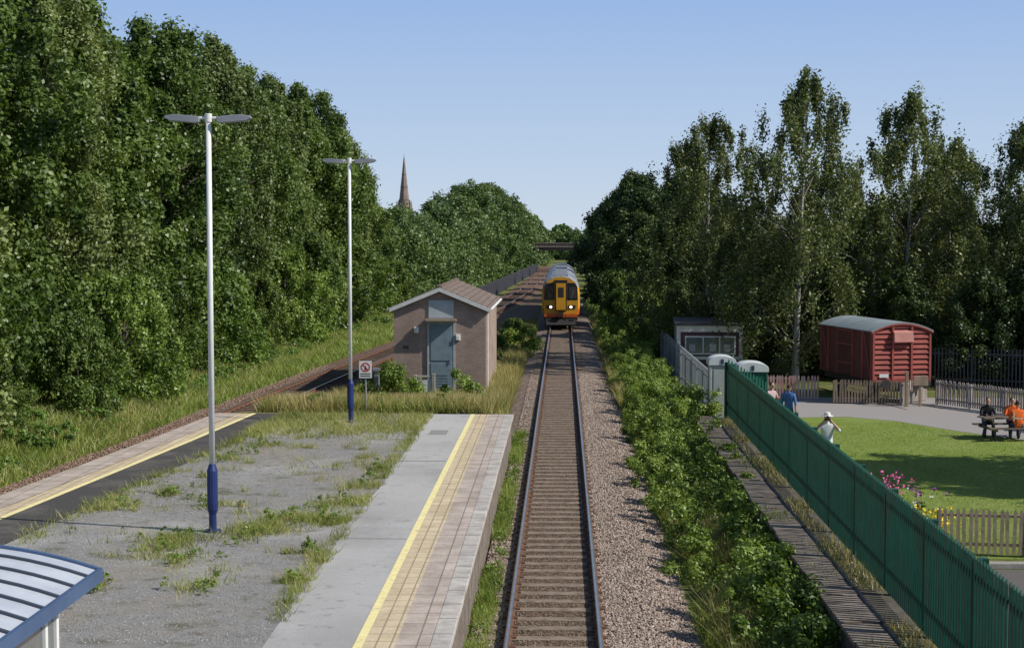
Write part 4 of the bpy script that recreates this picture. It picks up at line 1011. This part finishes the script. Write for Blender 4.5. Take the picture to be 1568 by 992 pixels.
Jw=stand(knL=(-.11,-.12,.52),anL=(-.11,-.08,.09),toeL=(-.12,-.24,.045),knR=(.11,.04,.5),anR=(.11,.2,.12),toeR=(.12,.06,.045),elL=(-.25,.08,1.15),wrL=(-.24,.02,.92),paL=(-.24,-.02,.84),elR=(.25,-.04,1.15),wrR=(.22,-.2,1.0),paR=(.2,-.26,.95))
person((7.95,54.2,pz),rad(160),Jw,cloth('blue_shirt',(.07,.16,.40)),jeans,shoe,hairm)
person((7.45,55.0,pz),rad(40),stand(elR=(.3,-.05,1.2),wrR=(.15,-.25,1.25),paR=(.1,-.28,1.3)),cloth('pale_shirt',(.5,.36,.36)),khaki,shoe,hairm)
def sit(lean=0.0,**ov):
    z=.54
    J={'pelvis':(0,0,z),'spine':(0,-.02-lean*.3,z+.18),'chest':(0,-.03-lean*.8,z+.38),'neck':(0,-.04-lean,z+.54),'head':(0,-.06-lean*1.1,z+.61),
     'shL':(-.185,-.03-lean*.9,z+.46),'elL':(-.25,-.12-lean,z+.2),'wrL':(-.14,-.33-lean,z+.26),'paL':(-.1,-.4-lean,z+.27),
     'shR':(.185,-.03-lean*.9,z+.46),'elR':(.25,-.12-lean,z+.2),'wrR':(.14,-.33-lean,z+.26),'paR':(.1,-.4-lean,z+.27),
     'hipL':(-.1,-.03,z-.01),'knL':(-.13,-.45,z-.02),'anL':(-.13,-.42,.09),'toeL':(-.14,-.58,.045),
     'hipR':(.1,-.03,z-.01),'knR':(.13,-.45,z-.02),'anR':(.13,-.42,.09),'toeR':(.14,-.58,.045)}
    J.update(ov); return J
hv=cloth('hi_vis_orange',(.85,.16,.03))
e=person((15.45,52.94,pz),rad(178),sit(.06),hv,jeans,shoe,hairm,short_sleeve=False)
b=B(); b.box(-.19,.19,.1,.104,.78,.82,0); b.box(-.19,-.15,.1,.104,.7,1.0,0) ; b.box(.15,.19,.1,.104,.7,1.0,0); b.obj('reflective_bands',[mat('reflective',(.7,.7,.6),None,3,.4,bs=0)],parent=e)
e=person((14.75,54.25,pz),rad(-4),sit(.1),cloth('black_jacket',(.03,.03,.035)),jeans,shoe,hairm,short_sleeve=False)
person((15.6,54.28,pz),rad(-4),sit(.05),hv,jeans,shoe,hairm,short_sleeve=False)

# ------------------------------------------------------------ light, world, camera
el=rad(40); az=rad(-15)
sv=Vector((math.cos(el)*math.cos(az),math.cos(el)*math.sin(az),math.sin(el)))
ld=bpy.data.lights.new('sun','SUN'); ld.energy=5.0; ld.angle=rad(.5); ld.color=(1,.95,.86)
lo=bpy.data.objects.new('sun',ld); COL.objects.link(lo); lo.rotation_euler=sv.to_track_quat('Z','Y').to_euler(); lo.location=(30,-10,40)
w=bpy.data.worlds.new('World'); scene.world=w; w.use_nodes=True; nt=w.node_tree
bg=nt.nodes['Background']; sk=nt.nodes.new('ShaderNodeTexSky'); sk.sky_type='NISHITA'; sk.sun_disc=False
sk.sun_elevation=el; sk.sun_rotation=rad(105); sk.altitude=50; sk.air_density=1.0; sk.dust_density=.3; sk.ozone_density=2.0
tc=nt.nodes.new('ShaderNodeTexCoord'); sx=nt.nodes.new('ShaderNodeSeparateXYZ'); nt.links.new(tc.outputs['Generated'],sx.inputs[0])
hz=ramp(nt,sx.outputs[2],[(0.0,(.60,.69,.79)),(.05,(.49,.62,.80)),(.15,(.31,.47,.78))])
sc_=nt.nodes.new('ShaderNodeVectorMath'); sc_.operation='SCALE'; sc_.inputs[3].default_value=1/.11; nt.links.new(hz,sc_.inputs[0])
mr=nt.nodes.new('ShaderNodeMapRange'); mr.inputs[1].default_value=.15; mr.inputs[2].default_value=.32; mr.inputs[3].default_value=0; mr.inputs[4].default_value=1
nt.links.new(sx.outputs[2],mr.inputs[0])
c=mix(nt,sc_.outputs[0],sk.outputs[0],mr.outputs[0])
nt.links.new(c,bg.inputs[0]); bg.inputs[1].default_value=.11
scene.view_settings.view_transform='Standard'; scene.view_settings.look='None'; scene.view_settings.exposure=0
cd=bpy.data.cameras.new('camera'); cd.lens=55.1; cd.sensor_width=36; cd.clip_end=8000; cd.clip_start=.3
co=bpy.data.objects.new('camera',cd); COL.objects.link(co); co.location=(.14,0,6.5)
co.rotation_euler=(rad(90-3.31),0,rad(1.86)); scene.camera=co
